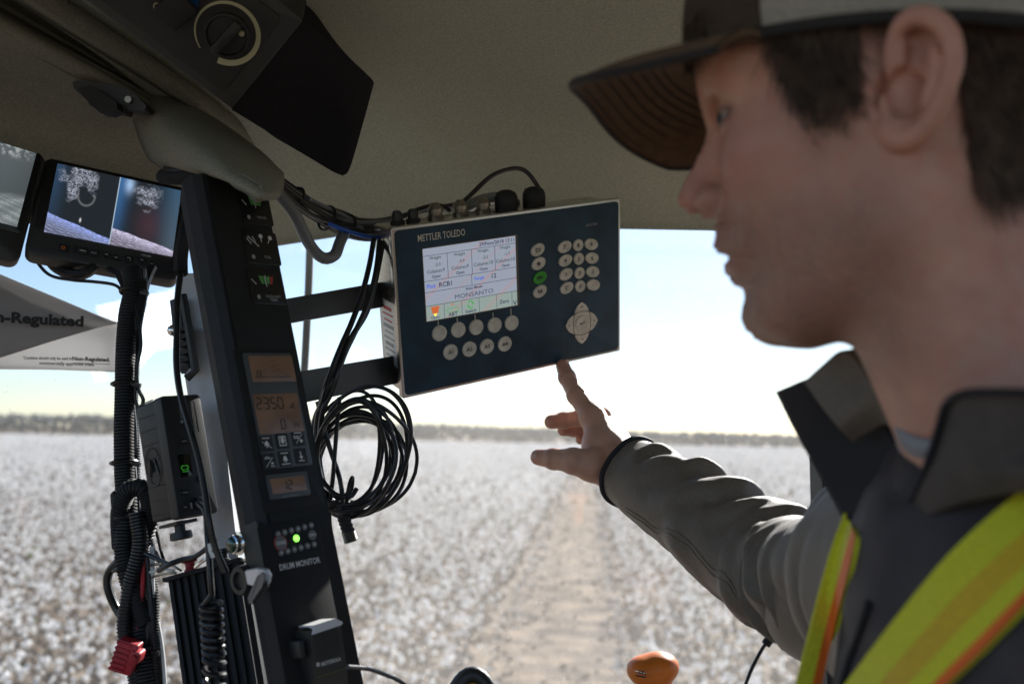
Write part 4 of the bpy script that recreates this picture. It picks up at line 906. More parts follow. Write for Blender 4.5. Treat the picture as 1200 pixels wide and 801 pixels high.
# bundle along the header from the column shroud to the terminal
b1 = thing('cable_bundle', 'thick bundle of black cables with one blue wire running from shroud to terminal', 'cable bundle', P(400, 260, 1.1))
paths = []
random.seed(9)
base_ = [(318, 205, 1.02), (340, 228, 1.04), (368, 248, 1.07), (398, 262, 1.10), (428, 272, 1.13), (462, 268, 1.16)]
for k in range(11):
    ox, oy, od = random.uniform(-6, 6), random.uniform(-13, 13), random.uniform(-.02, .02)
    pts = [(x+ox*.5, y+oy*(.35+.65*min(1, i/2))+random.uniform(-3, 3), d+od) for i, (x, y, d) in enumerate(base_)]
    m_ = MB(); cab_tube(m_, pts, .0024+.0012*random.random(), 0); m_.build('cable', [M['rubber'], M['greycable']][k % 5 == 3], b1, local=False)
m_ = MB(); cab_tube(m_, [(385, 262, 1.06), (405, 270, 1.07), (430, 277, 1.09), (452, 278, 1.12), (470, 270, 1.16)], .0024); m_.build('blue_wire', M['bluecable'], b1, local=False)
m_ = MB(); A = cab_tube(m_, [(325, 225, .99), (345, 250, 1.0), (362, 285, 1.02), (378, 302, 1.03), (392, 299, 1.04), (398, 285, 1.06), (404, 272, 1.09)], .0062, n=10); m_.build('drooping_cable', M['greycable'], b1, local=False)
m_ = MB(); cab_tube(m_, [(325, 212, 1.06), (350, 232, 1.09), (385, 252, 1.13), (420, 258, 1.17), (450, 258, 1.20), (500, 246, 1.22), (536, 240, 1.21)], .0034); m_.build('cable', M['rubber'], b1, local=False)
m_ = MB(); cab_tube(m_, [(470, 255, 1.14), (495, 244, 1.15), (515, 241, 1.16), (527, 247, 1.17)], .0030); m_.build('cable', M['rubber'], b1, local=False)
Bc = spline(PP(base_), 10)
for i, r in ((12, .0125), (25, .0135), (33, .0135)): tie(b1, Bc, i, r)
c2 = thing('antenna_lead', 'single thin black lead looping above the terminal to its right hand gland', 'cable', P(590, 215, 1.2))
m_ = MB(); cab_tube(m_, [(531, 247, 1.16), (550, 230, 1.17), (575, 207, 1.18), (598, 198, 1.19), (615, 200, 1.2), (628, 215, 1.2), (637, 232, 1.205)], .0028); c2m = m_.build('lead', M['rubber'], c2, local=False)
c3 = thing('clear_conduit', 'grey plastic hose lying between the round connectors on the terminal top', 'hose', P(560, 240, 1.2))
m_ = MB(); cab_tube(m_, [(537, 250, 1.175), (552, 240, 1.185), (570, 233, 1.19), (590, 232, 1.20), (606, 240, 1.21)], .0070, n=12); m_.build('hose', mat('clear_grey', (.22, .23, .22), .12, coat=.5), c3, local=False)
# pair of cables hanging down past the terminal to the coil
c4 = thing('hanging_cables', 'pair of black cables hanging left of the terminal past the bracket arms', 'cables', P(420, 350, 1.08))
for pts in ([(438, 280, 1.09), (433, 310, 1.06), (424, 345, 1.03), (412, 378, 1.01), (400, 405, .99), (390, 430, .98), (380, 458, .98), (372, 490, .99), (370, 520, .99)],
            [(445, 282, 1.10), (440, 320, 1.07), (431, 355, 1.04), (418, 385, 1.01), (405, 412, .99), (396, 437, .98), (388, 460, .98), (378, 482, .98), (374, 515, .99)],
            [(449, 284, 1.10), (440, 330, 1.075), (430, 365, 1.04), (412, 395, 1.0), (398, 425, .985), (386, 445, .98), (378, 470, .98), (368, 500, 1.0), (376, 560, 1.0), (392, 590, 1.0)]):
    m_ = MB(); cab_tube(m_, pts, .0029); m_.build('cable', M['rubber'], c4, local=False)
# coil
c5 = thing('cable_coil', 'loosely wound coil of black cable hanging below the lower bracket arm', 'coil of cable', P(425, 520, 1.0))
random.seed(3)
def loopd(cx, cy, rx, ry, rot, d, ph, n=28, dd=.03):
    pts = []
    for i in range(n+1):
        t = 2*math.pi*i/n; x = rx*math.cos(t); y = ry*math.sin(t); c_, s_ = math.cos(rot), math.sin(rot)
        k = 1+.06*math.sin(2*t+ph)+.035*math.sin(3*t+ph*2)
        pts.append((cx+k*(x*c_-y*s_), cy+k*(x*s_+y*c_), d+dd*math.sin(t+ph)))
    return pts
for k in range(15):
    rx, ry = random.uniform(38, 58), random.uniform(52, 73); cx_, cy_ = 369+rx+random.uniform(-4, 4), 598-ry+random.uniform(-8, 6)
    m_ = MB(); A = spline(PP(loopd(cx_, cy_, rx, ry, .18+random.uniform(-.10, .12), 1.0+random.uniform(-.015, .02), random.uniform(0, 6))), 4)
    m_.tube(A, .0020, 8, 0, cap=False); m_.build('turn', M['rubber'], c5, local=False)
for pts in ([(372, 470, .99), (385, 520, .99), (398, 560, .985), (402, 590, .98), (404, 606, .98)], [(376, 560, .98), (392, 578, .975), (410, 582, .975), (418, 572, .98)]):
    m_ = MB(); cab_tube(m_, pts, .0024); m_.build('turn', M['rubber'], c5, local=False)
for (px, py, a_, r) in ((396, 585, .6, .012), (410, 574, 1.4, .013)):
    m_ = MB(); t = np.linspace(0, 6.283, 17); m_.tube([P(px, py, .985)+r*(math.cos(x)*(CR*math.cos(a_)+CU*math.sin(a_))+math.sin(x)*CF) for x in t], .0018, 6); m_.build('cable_tie', M['blackmatte'], c5, local=False)
c6 = thing('plug_connector', 'black cable end with a knurled metal plug hanging under the coil', 'plug', P(408, 620, .98))
m_ = MB(); cab_tube(m_, [(397, 588, .98), (400, 598, .978), (403, 608, .976)], .0036); m_.build('cable', M['rubber'], c6, local=False)
m_ = MB(); A = resample(PP([(402, 604, .976), (408, 622, .976)]), .001)[0]; m_.tube(A, .0058+.0007*(np.arange(len(A)) // 2 % 2), 12); m_.build('strain_relief', M['blackmatte'], c6, local=False)
m_ = MB(); A = resample(PP([(408, 622, .976), (411.5, 634, .976)]), .0006)[0]; m_.tube(A, .0066+.0005*(np.arange(len(A)) % 2), 14); m_.build('plug_shell', mat('plug_metal', (.20, .19, .17), .35, metal=.8), c6, local=False)
c7 = thing('fallen_lead', 'thin black lead dropping straight from the lower arm beside the coil', 'cable', P(392, 520, 1.0))
m_ = MB(); cab_tube(m_, [(398, 465, .99), (394, 510, .985), (390, 560, .98), (386, 600, .985), (388, 630, .99)], .0022); m_.build('lead', M['rubber'], c7, local=False)
c8 = thing('floor_lead', 'thin black lead curving from the microphone towards the floor', 'cable', P(440, 785, .85))
m_ = MB(); cab_tube(m_, [(408, 781, .80), (430, 783, .82), (452, 790, .84), (475, 802, .86), (500, 830, .88)], .0018); m_.build('lead', M['rubber'], c8, local=False)
m_ = MB(); cab_tube(m_, [(376, 560, 1.02), (390, 555, 1.03), (372, 540, 1.04), (366, 520, 1.03)], .0024)
# harness left of the column
h = thing('wire_harness', 'long ribbed black wiring harness hanging from the monitors down the left side', 'wiring harness', P(152, 560, 1.0))
hx = [(155, 315, 1.05), (156, 340, 1.04), (150, 370, 1.03), (147, 410, 1.02), (146, 460, 1.01), (145, 510, 1.0), (146, 560, .99), (149, 600, .98), (146, 650, .97), (160, 710, .96), (166, 750, .95), (172, 810, .94), (176, 860, .94)]
m_ = MB(); A1 = conduit(m_, hx, .0100); m_.build('ribbed_conduit', M['blackmatte'], h, local=False)
m_ = MB(); conduit(m_, [(165, 318, 1.06), (166, 345, 1.04), (160, 380, 1.03), (157, 420, 1.03), (155, 470, 1.02), (157, 530, 1.01), (158, 585, 1.0), (166, 640, .975), (178, 690, .96), (180, 740, .95), (186, 820, .945)], .0062, pitch=.0026); m_.build('ribbed_conduit', M['rubber'], h, local=False)
m_ = MB(); conduit(m_, [(142, 640, .985), (141, 600, .975), (150, 575, .968), (166, 572, .965), (176, 590, .968), (172, 620, .972), (162, 650, .97), (158, 690, .955), (170, 730, .95)], .0092); m_.build('ribbed_conduit', M['blackmatte'], h, local=False)
m_ = MB(); conduit(m_, [(160, 600, .96), (164, 640, .955), (152, 690, .95), (146, 740, .945), (160, 800, .94), (160, 860, .94)], .0075); m_.build('ribbed_conduit', M['rubber'], h, local=False)
random.seed(12)
for k in range(9):
    ox = random.uniform(-4, 12); pts = [(x+ox+random.uniform(-3, 3)+(8 if y > 640 else 0), y, d+.01+random.uniform(-.008, .01)) for (x, y, d) in hx]
    m_ = MB(); cab_tube(m_, pts, .0016+.0014*random.random()); m_.build('wire', [M['rubber'], M['greycable'], M['rubber'], M['red'], M['rubber']][k % 5] if k % 5 != 3 or k > 5 else M['rubber'], h, local=False)
for pts, r, mm in (([(158, 355, 1.03), (165, 400, 1.02), (160, 430, 1.015), (162, 455, 1.01), (168, 468, 1.01), (164, 478, 1.01), (158, 466, 1.01), (160, 440, 1.01)], .0020, 'rubber'),
                   ([(136, 590, .985), (132, 575, .985), (134, 598, .985), (144, 612, .98)], .0022, 'rubber'),
                   ([(165, 595, .98), (172, 618, .975), (180, 640, .97), (186, 655, .96), (190, 665, .95)], .0020, 'greycable'),
                   ([(176, 600, .985), (184, 625, .98), (190, 650, .97), (195, 664, .96)], .0016, 'rubber'),
                   ([(146, 650, .97), (128, 670, .98), (127, 690, .98), (138, 715, .98), (156, 738, .96)], .0042, 'rubber'),
                   ([(170, 640, .96), (174, 680, .955), (176, 720, .95), (170, 770, .945), (172, 830, .94)], .0030, 'rubber'),
                   ([(168, 655, .955), (166, 700, .95), (158, 760, .945), (152, 830, .94)], .0022, 'red'),
                   ([(178, 640, .96), (180, 700, .955), (190, 760, .95), (195, 830, .945)], .0022, 'whitelabel')):
    m_ = MB(); cab_tube(m_, pts, r); m_.build('wire', M[mm], h, local=False)
for fr in (.06, .27, .44, .56, .66, .74, .83): tie(h, A1, int(fr*len(A1)), .0125)
h2 = thing('monitor_cables', 'bent black cables looping under the monitors to the harness', 'cables', P(90, 320, 1.08))
for pts, r in (([(55, 300, 1.10), (68, 315, 1.09), (88, 322, 1.08), (104, 318, 1.08), (112, 308, 1.09)], .0062), ([(40, 303, 1.10), (58, 322, 1.08), (85, 328, 1.07), (110, 330, 1.07), (135, 334, 1.06), (146, 345, 1.05)], .0018),
               ([(128, 315, 1.09), (138, 322, 1.075), (145, 335, 1.06), (148, 352, 1.05), (152, 372, 1.04)], .0036), ([(85, 312, 1.11), (100, 318, 1.10), (112, 311, 1.10)], .005), ([(178, 312, 1.08), (170, 330, 1.07), (165, 350, 1.05), (160, 372, 1.04)], .0060)):
    m_ = MB(); cab_tube(m_, pts, r); m_.build('cable', M['rubber'], h2, local=False)
h3 = thing('top_conduit', 'short ribbed conduit tucked under the lining between monitor and column', 'conduit', P(215, 205, 1.05))
m_ = MB(); conduit(m_, [(192, 207, 1.08), (212, 207, 1.03), (232, 203, .99), (250, 204, .96)], .0085); m_.build('ribbed_conduit', M['blackmatte'], h3, local=False)
m_ = MB(); cab_tube(m_, [(196, 200, 1.07), (214, 198, 1.02), (228, 192, .99), (240, 186, .97)], .006); m_.build('cable', M['rubber'], h3, local=False)
# taped wire at the right edge of the monitor running down to the radio
h4 = thing('taped_lead', 'black tape wrapped lead running down the column side past the radio', 'cable', P(212, 300, .95))
m_ = MB(); cab_tube(m_, [(222, 250, 1.02), (216, 275, 1.0), (212, 300, .99), (212, 320, .98)], .0072); m_.build('tape_wrap', M['blackmatte'], h4, local=False)
m_ = MB(); cab_tube(m_, [(212, 318, .98), (208, 350, .95), (207, 390, .93), (207, 430, .91), (212, 465, .89), (222, 500, .87), (232, 535, .86), (240, 575, .85), (245, 610, .84), (252, 640, .84), (264, 670, .84)], .0030); m_.build('lead', M['rubber'], h4, local=False)
# window latch on the pale post
la = thing('window_latch', 'black toothed window latch fixed to the pale post above the radio', 'latch', P(212, 400, .99))
m_ = MB(); prism_px(m_, [(199, 352, 1.015), (209, 348, 1.01), (219, 430, 1.0), (213, 438, 1.0), (207, 430, 1.005)], 1, .012); lap = m_.build('latch_plate', M['black'], la, local=False, smooth=False)
m_ = MB()
for k in range(6): prism_px(m_, [(207+k*.6, 384+k*9, .995), (217+k*.6, 381+k*9, .99), (218+k*.6, 386+k*9, .99), (208+k*.6, 389+k*9, .995)], 1, .015)
m_.build('teeth', M['blackmatte'], la, local=False, smooth=False)
m_ = MB(); m_.tube(PP([(214, 345, .985), (224, 400, .98), (229, 434, .975), (219, 443, .975)]), .0042, 8); m_.build('latch_handle', M['black'], la, local=False)
m_ = MB(); m_.sphere(P(203, 387, .995), (.006, .006, .006), n=8); m_.build('knob', M['chrome'], la, local=False)
# ================= two-way radio
Rf = Face([(189, 464), (234, 461), (257, 600), (208, 608)], depths=[.93, .965, .945, .912])
rd = thing('two_way_radio', 'black two way radio with green channel digits mounted left of the column', 'radio', Rf.M)
w_, h_ = Rf.w, Rf.h; cx_, cy_ = Rf.cx, Rf.cy
m_ = MB(); m_.plate(cx_, cy_, w_, h_, -.012, 0, .004, .0015); fr_ = m_.build('front_panel', M['black'], rd)
m_ = MB(); m_.plate(cx_-.001, cy_+.001, w_*.92, h_*.97, -.044, -.012, .003, .001); 
m_.build('casing', mat('radio_case', (.022, .022, .023), .4, bump=.2, bscale=700), rd)
m_ = MB()
for k in range(9): 
    a = cy_-h_*.46+k*h_*.115; m_.box((cx_-w_*.46-.0008, a+.004, -.028), (.0004, .0012, .028))
m_.build('cooling_fins', M['black'], rd, smooth=False)
m_ = MB()
for k in range(4): m_.plate(cx_+w_*(-.02+.11*k), cy_+h_*.31, .0012, h_*.26, 0, .0006, .0004, .0002)
m_.build('speaker_slots', M['dark'], rd)
def RP(px, py): return Rf.loc(px, py)
q = RP(212, 487); m_ = MB(); m_.M = None
Rot = np.eye(4); Rot[:2, :2] = [[0, -1], [1, 0]]; Rot[:2, 3] = q; m_.M = Rot; m_.text('MOTOROLA', .004, 0, .0016, wd=.013, z=.0004, bold=.03); m_.disc(-.0055, 0, .0016, .0016, .0002, .0005, n=14); m_.build('lettering', M['inkgrey'], rd, smooth=False)
for (px, py, nm, ww, hh) in ((214.5, 517, 'channel_button', .010, .0052), (216, 577, 'volume_rocker', .011, .0052), (229, 525, 'side_button', .0042, .006), (232.5, 561, 'side_button', .0042, .006), (216, 594, 'power_button', .0058, .0058)):
    q = RP(px, py); m_ = MB(); m_.plate(q[0], q[1], ww, hh, 0, .0022, min(ww, hh)*.45, .0008); m_.plate(q[0], q[1], ww*.5, .0008, .0022, .0024, .0003, .0001, m=1); m_.build(nm, [M['blackmatte'], M['inkgrey']], rd)
q = RP(217, 545); m_ = MB(); m_.plate(q[0], q[1], .013, .021, .0001, .0006, .001, .0002); ds = m_.build('display', mat('radio_display', (.006, .008, .006), .12), rd)
Rot = np.eye(4); Rot[:2, :2] = [[0, -1], [1, 0]]; Rot[:2, 3] = RP(216, 547); m_ = MB(); m_.M = Rot; seg7(m_, '10', -.006, 0, .0070, .0009); m_.build('digits', M['greendig'], ds, smooth=False)
q = RP(224, 592); m_ = MB(); m_.plate(q[0], q[1], .0018, .0055, 0, .001, .0004, .0002); m_.build('socket_slot', M['inkgrey'], rd)
q = RP(232, 590); m_ = MB(); m_.disc(q[0], q[1], .006, .006, 0, .006, n=18); m_.build('microphone_plug', M['rubber'], rd)
m_ = MB()   # emblem ring on the casing side
cx2 = cx_-w_*.46-.0022
t = np.linspace(0, 6.283, 25); m_.tube([(cx2, cy_-.004+.018*math.cos(x), -.028+.012*math.sin(x)) for x in t], .0005, 5, cap=False)
m_.tube([(cx2, cy_-.013, -.020), (cx2, cy_+.003, -.0245), (cx2, cy_-.008, -.028), (cx2, cy_+.003, -.0315), (cx2, cy_-.013, -.036)], .0010, 5); m_.build('emblem', mat('emblem_black', (.035, .035, .037), .3), rd)
m_ = MB(); Y0 = cy_-h_*.49; m_.box((cx_-.004, Y0-.0035, -.03), (.022, .003, .03)); m_.build('mount_plate', M['black'], rd, smooth=False); m_ = MB()
kn = [(r_, y_) for r_, y_ in ((.005, 0), (.005, -.006), (.010, -.0065), (.0105, -.013), (.009, -.014))]
L_ = []; a = np.arange(18)/18*6.283
for r_, y_ in kn: L_.append(np.c_[cx_-.004+r_*np.cos(a), np.full(18, Y0-.005+y_), -.028+r_*np.sin(a)])
m_.loops(L_); m_.build('mount_knob', M['black'], rd)
# strip of pale channel behind the radio
# ================= power inverter
If = Face([(186, 676), (272, 662), (320, 828), (220, 845)], depths=[.93, .925, .885, .89])
iv = thing('power_inverter', 'black finned power inverter box standing below the radio', 'power inverter', If.M)
w_, h_ = If.w, If.h; cx_, cy_ = If.cx, If.cy-.04; h2_ = h_+.08
m_ = MB(); prof2 = []
nf = 9; xs = []
L2 = [(-w_/2, -.055), (-w_/2, -.010)]
for k in range(nf):
    a = -w_/2+w_*(k+.1)/nf; b = -w_/2+w_*(k+.55)/nf; z1_ = -.002-.006*(k < 3)*(3-k)/3
    L2 += [(a, z1_-.0035), (a, z1_), (b, z1_), (b, z1_-.0035)]
L2 += [(w_/2, -.010), (w_/2, -.055)]
m_.loops([np.array([(cx_+x, cy_-h2_/2, z) for x, z in L2]), np.array([(cx_+x, cy_+h2_/2, z) for x, z in L2])]); m_.build('finned_casing', mat('inverter_black', (.013, .013, .014), .6, spec=.3, var=.2, vscale=40), iv, smooth=False)
m_ = MB(); m_.plate(cx_, cy_+h2_/2+.0, w_*1.02, .004, -.056, .001, .001, .0005); m_.build('end_plate', M['colside'], iv)
m_ = MB(); m_.box((cx_-w_/2-.0006, cy_, -.030), (.0008, h2_*.9, .018)); m_.box((cx_-w_/2-.0012, cy_-.02, -.034), (.0006, h2_*.5, .003), 1); m_.build('side_label', [M['whitelabel'], M['red']], iv, smooth=False)
for k, (dx, mm) in enumerate(((-.022, 'red'), (.003, 'black'), (.012, 'black'))):
    m_ = MB(); a = np.arange(14)/14*6.283; m_.loops([np.c_[cx_+dx+r_*np.cos(a), np.full(14, cy_+h2_/2+y_), -.028+r_*np.sin(a)] for r_, y_ in ((.006, .0), (.006, .008), (.0045, .009), (.0045, .014), (.007, .015), (.007, .018))]); m_.build('terminal_post', M[mm], iv)
c9 = thing('inverter_leads', 'black and bare wires feeding the top of the inverter', 'wires', P(215, 655, .9))
for pts, r, mm in (([(186, 668, .91), (200, 660, .90), (215, 655, .90), (228, 652, .895), (245, 640, .885), (252, 632, .88)], .0026, 'rubber'), ([(175, 662, .95), (190, 660, .93), (202, 662, .915), (212, 668, .905)], .0014, 'brass'), ([(176, 670, .95), (190, 667, .93), (204, 668, .915)], .0014, 'whitelabel'), ([(170, 648, .95), (185, 655, .94), (196, 660, .92)], .0022, 'rubber'), ([(178, 676, .94), (192, 672, .92), (206, 671, .91)], .0012, 'brass'),
                   ([(229, 664, .90), (240, 655, .89), (250, 650, .885)], .0016, 'chrome')):
    m_ = MB(); cab_tube(m_, pts, r); m_.build('wire', M[mm], c9, local=False)
# red power connector
rc = thing('power_plug', 'dark red ribbed power plug hanging at the lower left of the harness', 'plug', P(150, 768, .925))
Mr = frame(P(148, 768, .925), CR*.95-CU*.30, CU, None); rc.matrix_world = Matrix(Mr.tolist()); WM[rc.name] = Mr
m_ = MB(); m_.plate(0, 0, .020, .030, -.008, .006, .002, .001, both=True); 
for k in range(6): m_.plate(-.0035, .0125-k*.005, .014, .0022, .006, .0078, .0005, .0003)
m_.build('plug_body', M['red'], rc)
m_ = MB(); m_.plate(.010, .004, .010, .012, -.006, .009, .003, .002, both=True); m_.disc(.010, .004, .0032, .0032, .009, .0115, n=14); m_.build('plug_boss', M['red'], rc)
# coiled cord of the microphone, with its little white flag
cc = thing('coiled_cord', 'black coiled microphone cord hanging from the radio in front of the inverter', 'coiled cord', P(248, 700, .86))
m_ = MB(); cab_tube(m_, [(233, 590, .90), (241, 600, .875), (243, 625, .855), (245, 650, .85), (247, 680, .845), (248, 697, .845), (243, 703, .845), (241, 708, .848)], .0028)
a = np.linspace(0, 1, 560); ctr_ = np.array([np.interp(a, [0, .5, 1], [q[k] for q in PP([(247, 706, .85), (251, 770, .845), (252, 870, .84)])]) for k in range(3)]).T
ph = a*2*math.pi*15; m_.tube(ctr_+.0078*(np.cos(ph)[:, None]*CR+np.sin(ph)[:, None]*CF), .0026, 8); m_.build('cord', M['rubber'], cc, local=False)
m_ = MB(); prism_px(m_, [(243, 637, .848), (253, 635, .846), (254, 652, .846), (245, 654, .848)], 1, .004); fl = m_.build('paper_flag', M['whitelabel'], cc, local=False, smooth=False)
m_ = MB(); m_.tube(PP([(252, 640, .844), (248, 644.5, .844), (252, 649, .844)]), .0004, 5); m_.build('arrow_mark', M['dark'], fl, local=False)
# ================= hand microphone on the column
Mf = Face([(364, 739), (399, 728), (407, 779), (368, 790)], depths=[.80, .825, .82, .795])
hm = thing('hand_microphone', 'black hand microphone with a pale top hanging on the lower column', 'microphone', Mf.M)
w_, h_ = Mf.w, Mf.h; cx_, cy_ = Mf.cx, Mf.cy
out_ = [(-.50, .50), (-.40, .545), (.34, .56), (.50, .46), (.52, -.5), (.40, -1.9), (-.25, -1.9), (-.48, -.5)]
def mo(sc_, z): return np.array([(cx_+x*w_*sc_, cy_+y*h_*(1-(1-sc_)*.6), z) for x, y in out_])
m_ = MB(); m_.loops([mo(1.0, -.030), mo(1.06, -.022), mo(1.05, -.006), mo(.96, .0)]); m_.build('shell', M['black'], hm, smooth=True, angle=50)
m_ = MB(); m_.poly([(cx_+x*w_, cy_+y*h_) for x, y in ((-.46, .40), (-.38, .60), (.30, .63), (.53, .50), (.47, .44))], -.026, .0012); m_.build('top_cap', mat('worn_plastic', (.70, .71, .72), .35), hm, smooth=False)
m_ = MB()
for i in range(9):
    for j in range(9): m_.disc(cx_+w_*(-.36+.085*i+(.04 if j % 2 else 0)), cy_+h_*(.40-.075*j), .0009, .0009, -.0002, .0003, n=6)
m_.build('speaker_grille', M['dark'], hm, smooth=False)
q = Mf.loc(372.5, 778); m_ = MB(); m_.disc(q[0], q[1], .0016, .0018, 0, .0005, n=16); q2 = Mf.loc(387.5, 774.5); m_.text('MOTOROLA', q2[0], q2[1], .0032, wd=w_*.62, z=.0004, bold=.04, shear=.2); m_.build('lettering', M['ink'], hm, smooth=False)
m_ = MB(); m_.box((cx_+.001, cy_-h_*.56, .0002), (w_*.92, .0006, .0006)); m_.build('seam_line', mat('olive_line', (.10, .13, .03), .5), hm)
m_ = MB(); m_.plate(cx_-w_*.68, cy_+h_*.12, .0055, h_*.42, -.020, -.004, .002, .001, both=True); m_.plate(cx_-w_*.55, cy_+h_*.10, .009, h_*.30, -.018, -.008, .002, .001, both=True); m_.build('talk_button', M['black'], hm)
# ================= paper sign on the corner glass
def thin_sheet(name, col):
    m = mat(name, col, .6, var=.06, vscale=14); t = m.node_tree; b = t.nodes['Principled BSDF']; o = t.nodes['Material Output']; tr = t.nodes.new('ShaderNodeBsdfTranslucent'); tr.inputs[0].default_value = (*col, 1)
    mx = t.nodes.new('ShaderNodeMixShader'); mx.inputs[0].default_value = .45; t.links.new(b.outputs[0], mx.inputs[1]); t.links.new(tr.outputs[0], mx.inputs[2]); t.links.new(mx.outputs[0], o.inputs[0]); return m
sg = thing('paper_sign', 'tan printed sign sheet with a folded arrow shape and the words Non-Regulated', 'sign', P(60, 385, 1.25))
SG = [[(-150, 300, 1.16), (-60, 312, 1.2), (0, 322, 1.23), (60, 347, 1.26), (115, 370, 1.28), (139, 380, 1.29)],
      [(-150, 360, 1.155), (-60, 370, 1.19), (0, 372, 1.22), (60, 384, 1.245), (115, 398, 1.27), (138, 402, 1.285)],
      [(-150, 430, 1.15), (-60, 432, 1.19), (0, 432.5, 1.22), (60, 433, 1.25), (115, 435, 1.275), (138, 436, 1.29)]]
v, f = patch(SG, 8, 8, .0016); wmesh('sheet', v, f, [thin_sheet('sheet_pale', (.76, .75, .74))], sg)
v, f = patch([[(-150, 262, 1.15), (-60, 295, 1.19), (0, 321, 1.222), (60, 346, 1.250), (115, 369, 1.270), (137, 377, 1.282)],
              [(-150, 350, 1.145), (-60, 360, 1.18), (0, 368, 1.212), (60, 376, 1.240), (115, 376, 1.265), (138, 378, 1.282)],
              [(-150, 460, 1.14), (-60, 436, 1.18), (0, 419, 1.212), (60, 400, 1.242), (115, 384, 1.266), (139, 379, 1.283)]], 8, 8, .0016); wmesh('arrow_sheet', v, f, [thin_sheet('sheet_grey', (.46, .45, .45))], sg)  # arrow sheet in its own darker grey
Sg = Face([(0, 365), (100, 371), (100, 391), (0, 385)], depths=[1.198, 1.248, 1.246, 1.196])
def signtext(t, x0_, x1_, y_, h_px, bold, name='lettering', base_y1=None):
    a = Sg.loc(x0_, y_, .0); b = Sg.loc(x1_, base_y1 if base_y1 else y_+(x1_-x0_)*.055); hgt = np.linalg.norm(Sg.loc(50, y_)-Sg.loc(50, y_-h_px)); R4 = np.eye(4); an = math.atan2(b[1]-a[1], b[0]-a[0]); R4[:2, :2] = [[math.cos(an), -math.sin(an)], [math.sin(an), math.cos(an)]]; R4[:2, 3] = (a+b)/2
    m_ = MB(); m_.M = Sg.M@R4; m_.text(t, 0, 0, hgt, wd=np.linalg.norm(b-a), z=.0, bold=bold); return m_
M['sdk'] = mat('sign_ink', (.02, .02, .02), .7)
signtext('Non-Regulated', -36, 98, 371, 17, .045).build('lettering', M['sdk'], sg, local=False, smooth=False)
Sg2 = Sg; Sg = Face([(20, 415), (130, 418), (130, 430), (20, 427)], depths=[1.216, 1.266, 1.266, 1.216])
signtext('*Combine should only be used in', 26, 84, 419.3, 5, .03, base_y1=420.3).build('lettering', M['sdk'], sg, local=False, smooth=False)
m_ = signtext('Non-Regulated.', 84.5, 129, 420.5, 6.5, .045, base_y1=422); a = Sg.loc(85, 425); b = Sg.loc(129, 426.5); m_.M = Sg.M; m_.tube([(a[0], a[1], 0), (b[0], b[1], 0)], .0004, 5); m_.build('lettering', M['sdk'], sg, local=False, smooth=False)
signtext('commercially approved trials.', 46, 111, 425.5, 5, .03, base_y1=427.5).build('lettering', M['sdk'], sg, local=False, smooth=False)
# ================= bottom edge: orange lever knob, wheel rim, bungee lead at the elbow
lv = thing('lever_knob', 'orange rounded lever knob with black pictogram at the bottom edge', 'lever', P(764, 790, .95))
g = Grid(P(764, 800, .95)-.09, P(764, 800, .95)+.09, .0018)
g.ell(P(765, 782, .95), (.024, .020, .0125), .006); g.ell(P(775, 778, .95), (.015, .018, .0110), .006); g.ell(P(752, 787, .945), (.013, .016, .0120), .006); g.cone(P(768, 790, .95), P(770, 840, .95), .015, .011, .01)
v, f = g.mesh(); wmesh('knob', smooth_v(v, f, 2), f, [M['orange']], lv)
m_ = MB()
for pts in (((744, 786, .924), (757, 789.5, .922)), ((745, 791, .924), (757, 793, .922)), ((750, 784.5, .924), (750, 789, .923)), ((753.5, 785, .924), (753.5, 789.5, .923))): m_.tube(PP(pts), .0007, 5)
m_.build('pictogram', M['dark'], lv, local=False)
m_ = MB(); m_.tube(PP([(770, 835, .95), (776, 900, .96), (780, 1050, .98)]), .008, 10); m_.build('lever_rod', M['blackmatte'], lv, local=False)
sw = thing('steering_wheel', 'dark rim of the steering wheel showing its top at the bottom edge', 'steering wheel', P(552, 860, 1.0))
m_ = MB(); t = np.linspace(0, 6.283, 61); cw = P(552, 980, 1.0)
u_ = CR; w_v = CU*.97+CF*.25
m_.tube([cw+.155*(math.cos(x)*u_*.26+math.sin(x)*w_v) for x in t], .0085, 12, cap=False)
m_.build('rim', M['black'], sw, local=False)
m_ = MB(); m_.tube([cw+.143*(math.cos(x)*u_*.22+math.sin(x)*w_v)-CF*.004 for x in np.linspace(.7, 2.44, 20)], .006, 10); m_.build('rim_insert', mat('amber_trim', (.55, .25, .03), .3), sw, local=False)
m_ = MB(); m_.tube([cw, cw-CU*.3+CF*.15], .02, 12); m_.tube([cw-u_*.04, cw+u_*.04], .012, 8); m_.build('hub', M['black'], sw, local=False)
bl = thing('elbow_lead', 'thin black lead with a moulded sleeve rising to the elbow of the sleeve', 'cable', P(890, 770, .88))
m_ = MB(); cab_tube(m_, [(869, 815, .86), (880, 785, .87), (893, 760, .88), (900, 750, .88)], .0016); m_.build('lead', M['rubber'], bl, local=False)
m_ = MB(); cab_tube(m_, [(897, 755, .88), (905, 744, .882), (910, 737, .885)], .0040); m_.build('moulded_sleeve', M['blackmatte'], bl, local=False)
m_ = MB(); cab_tube(m_, [(910, 738, .885), (912, 750, .88), (918, 759, .875), (926, 758, .88)], .0022); m_.build('lead', M['rubber'], bl, local=False)
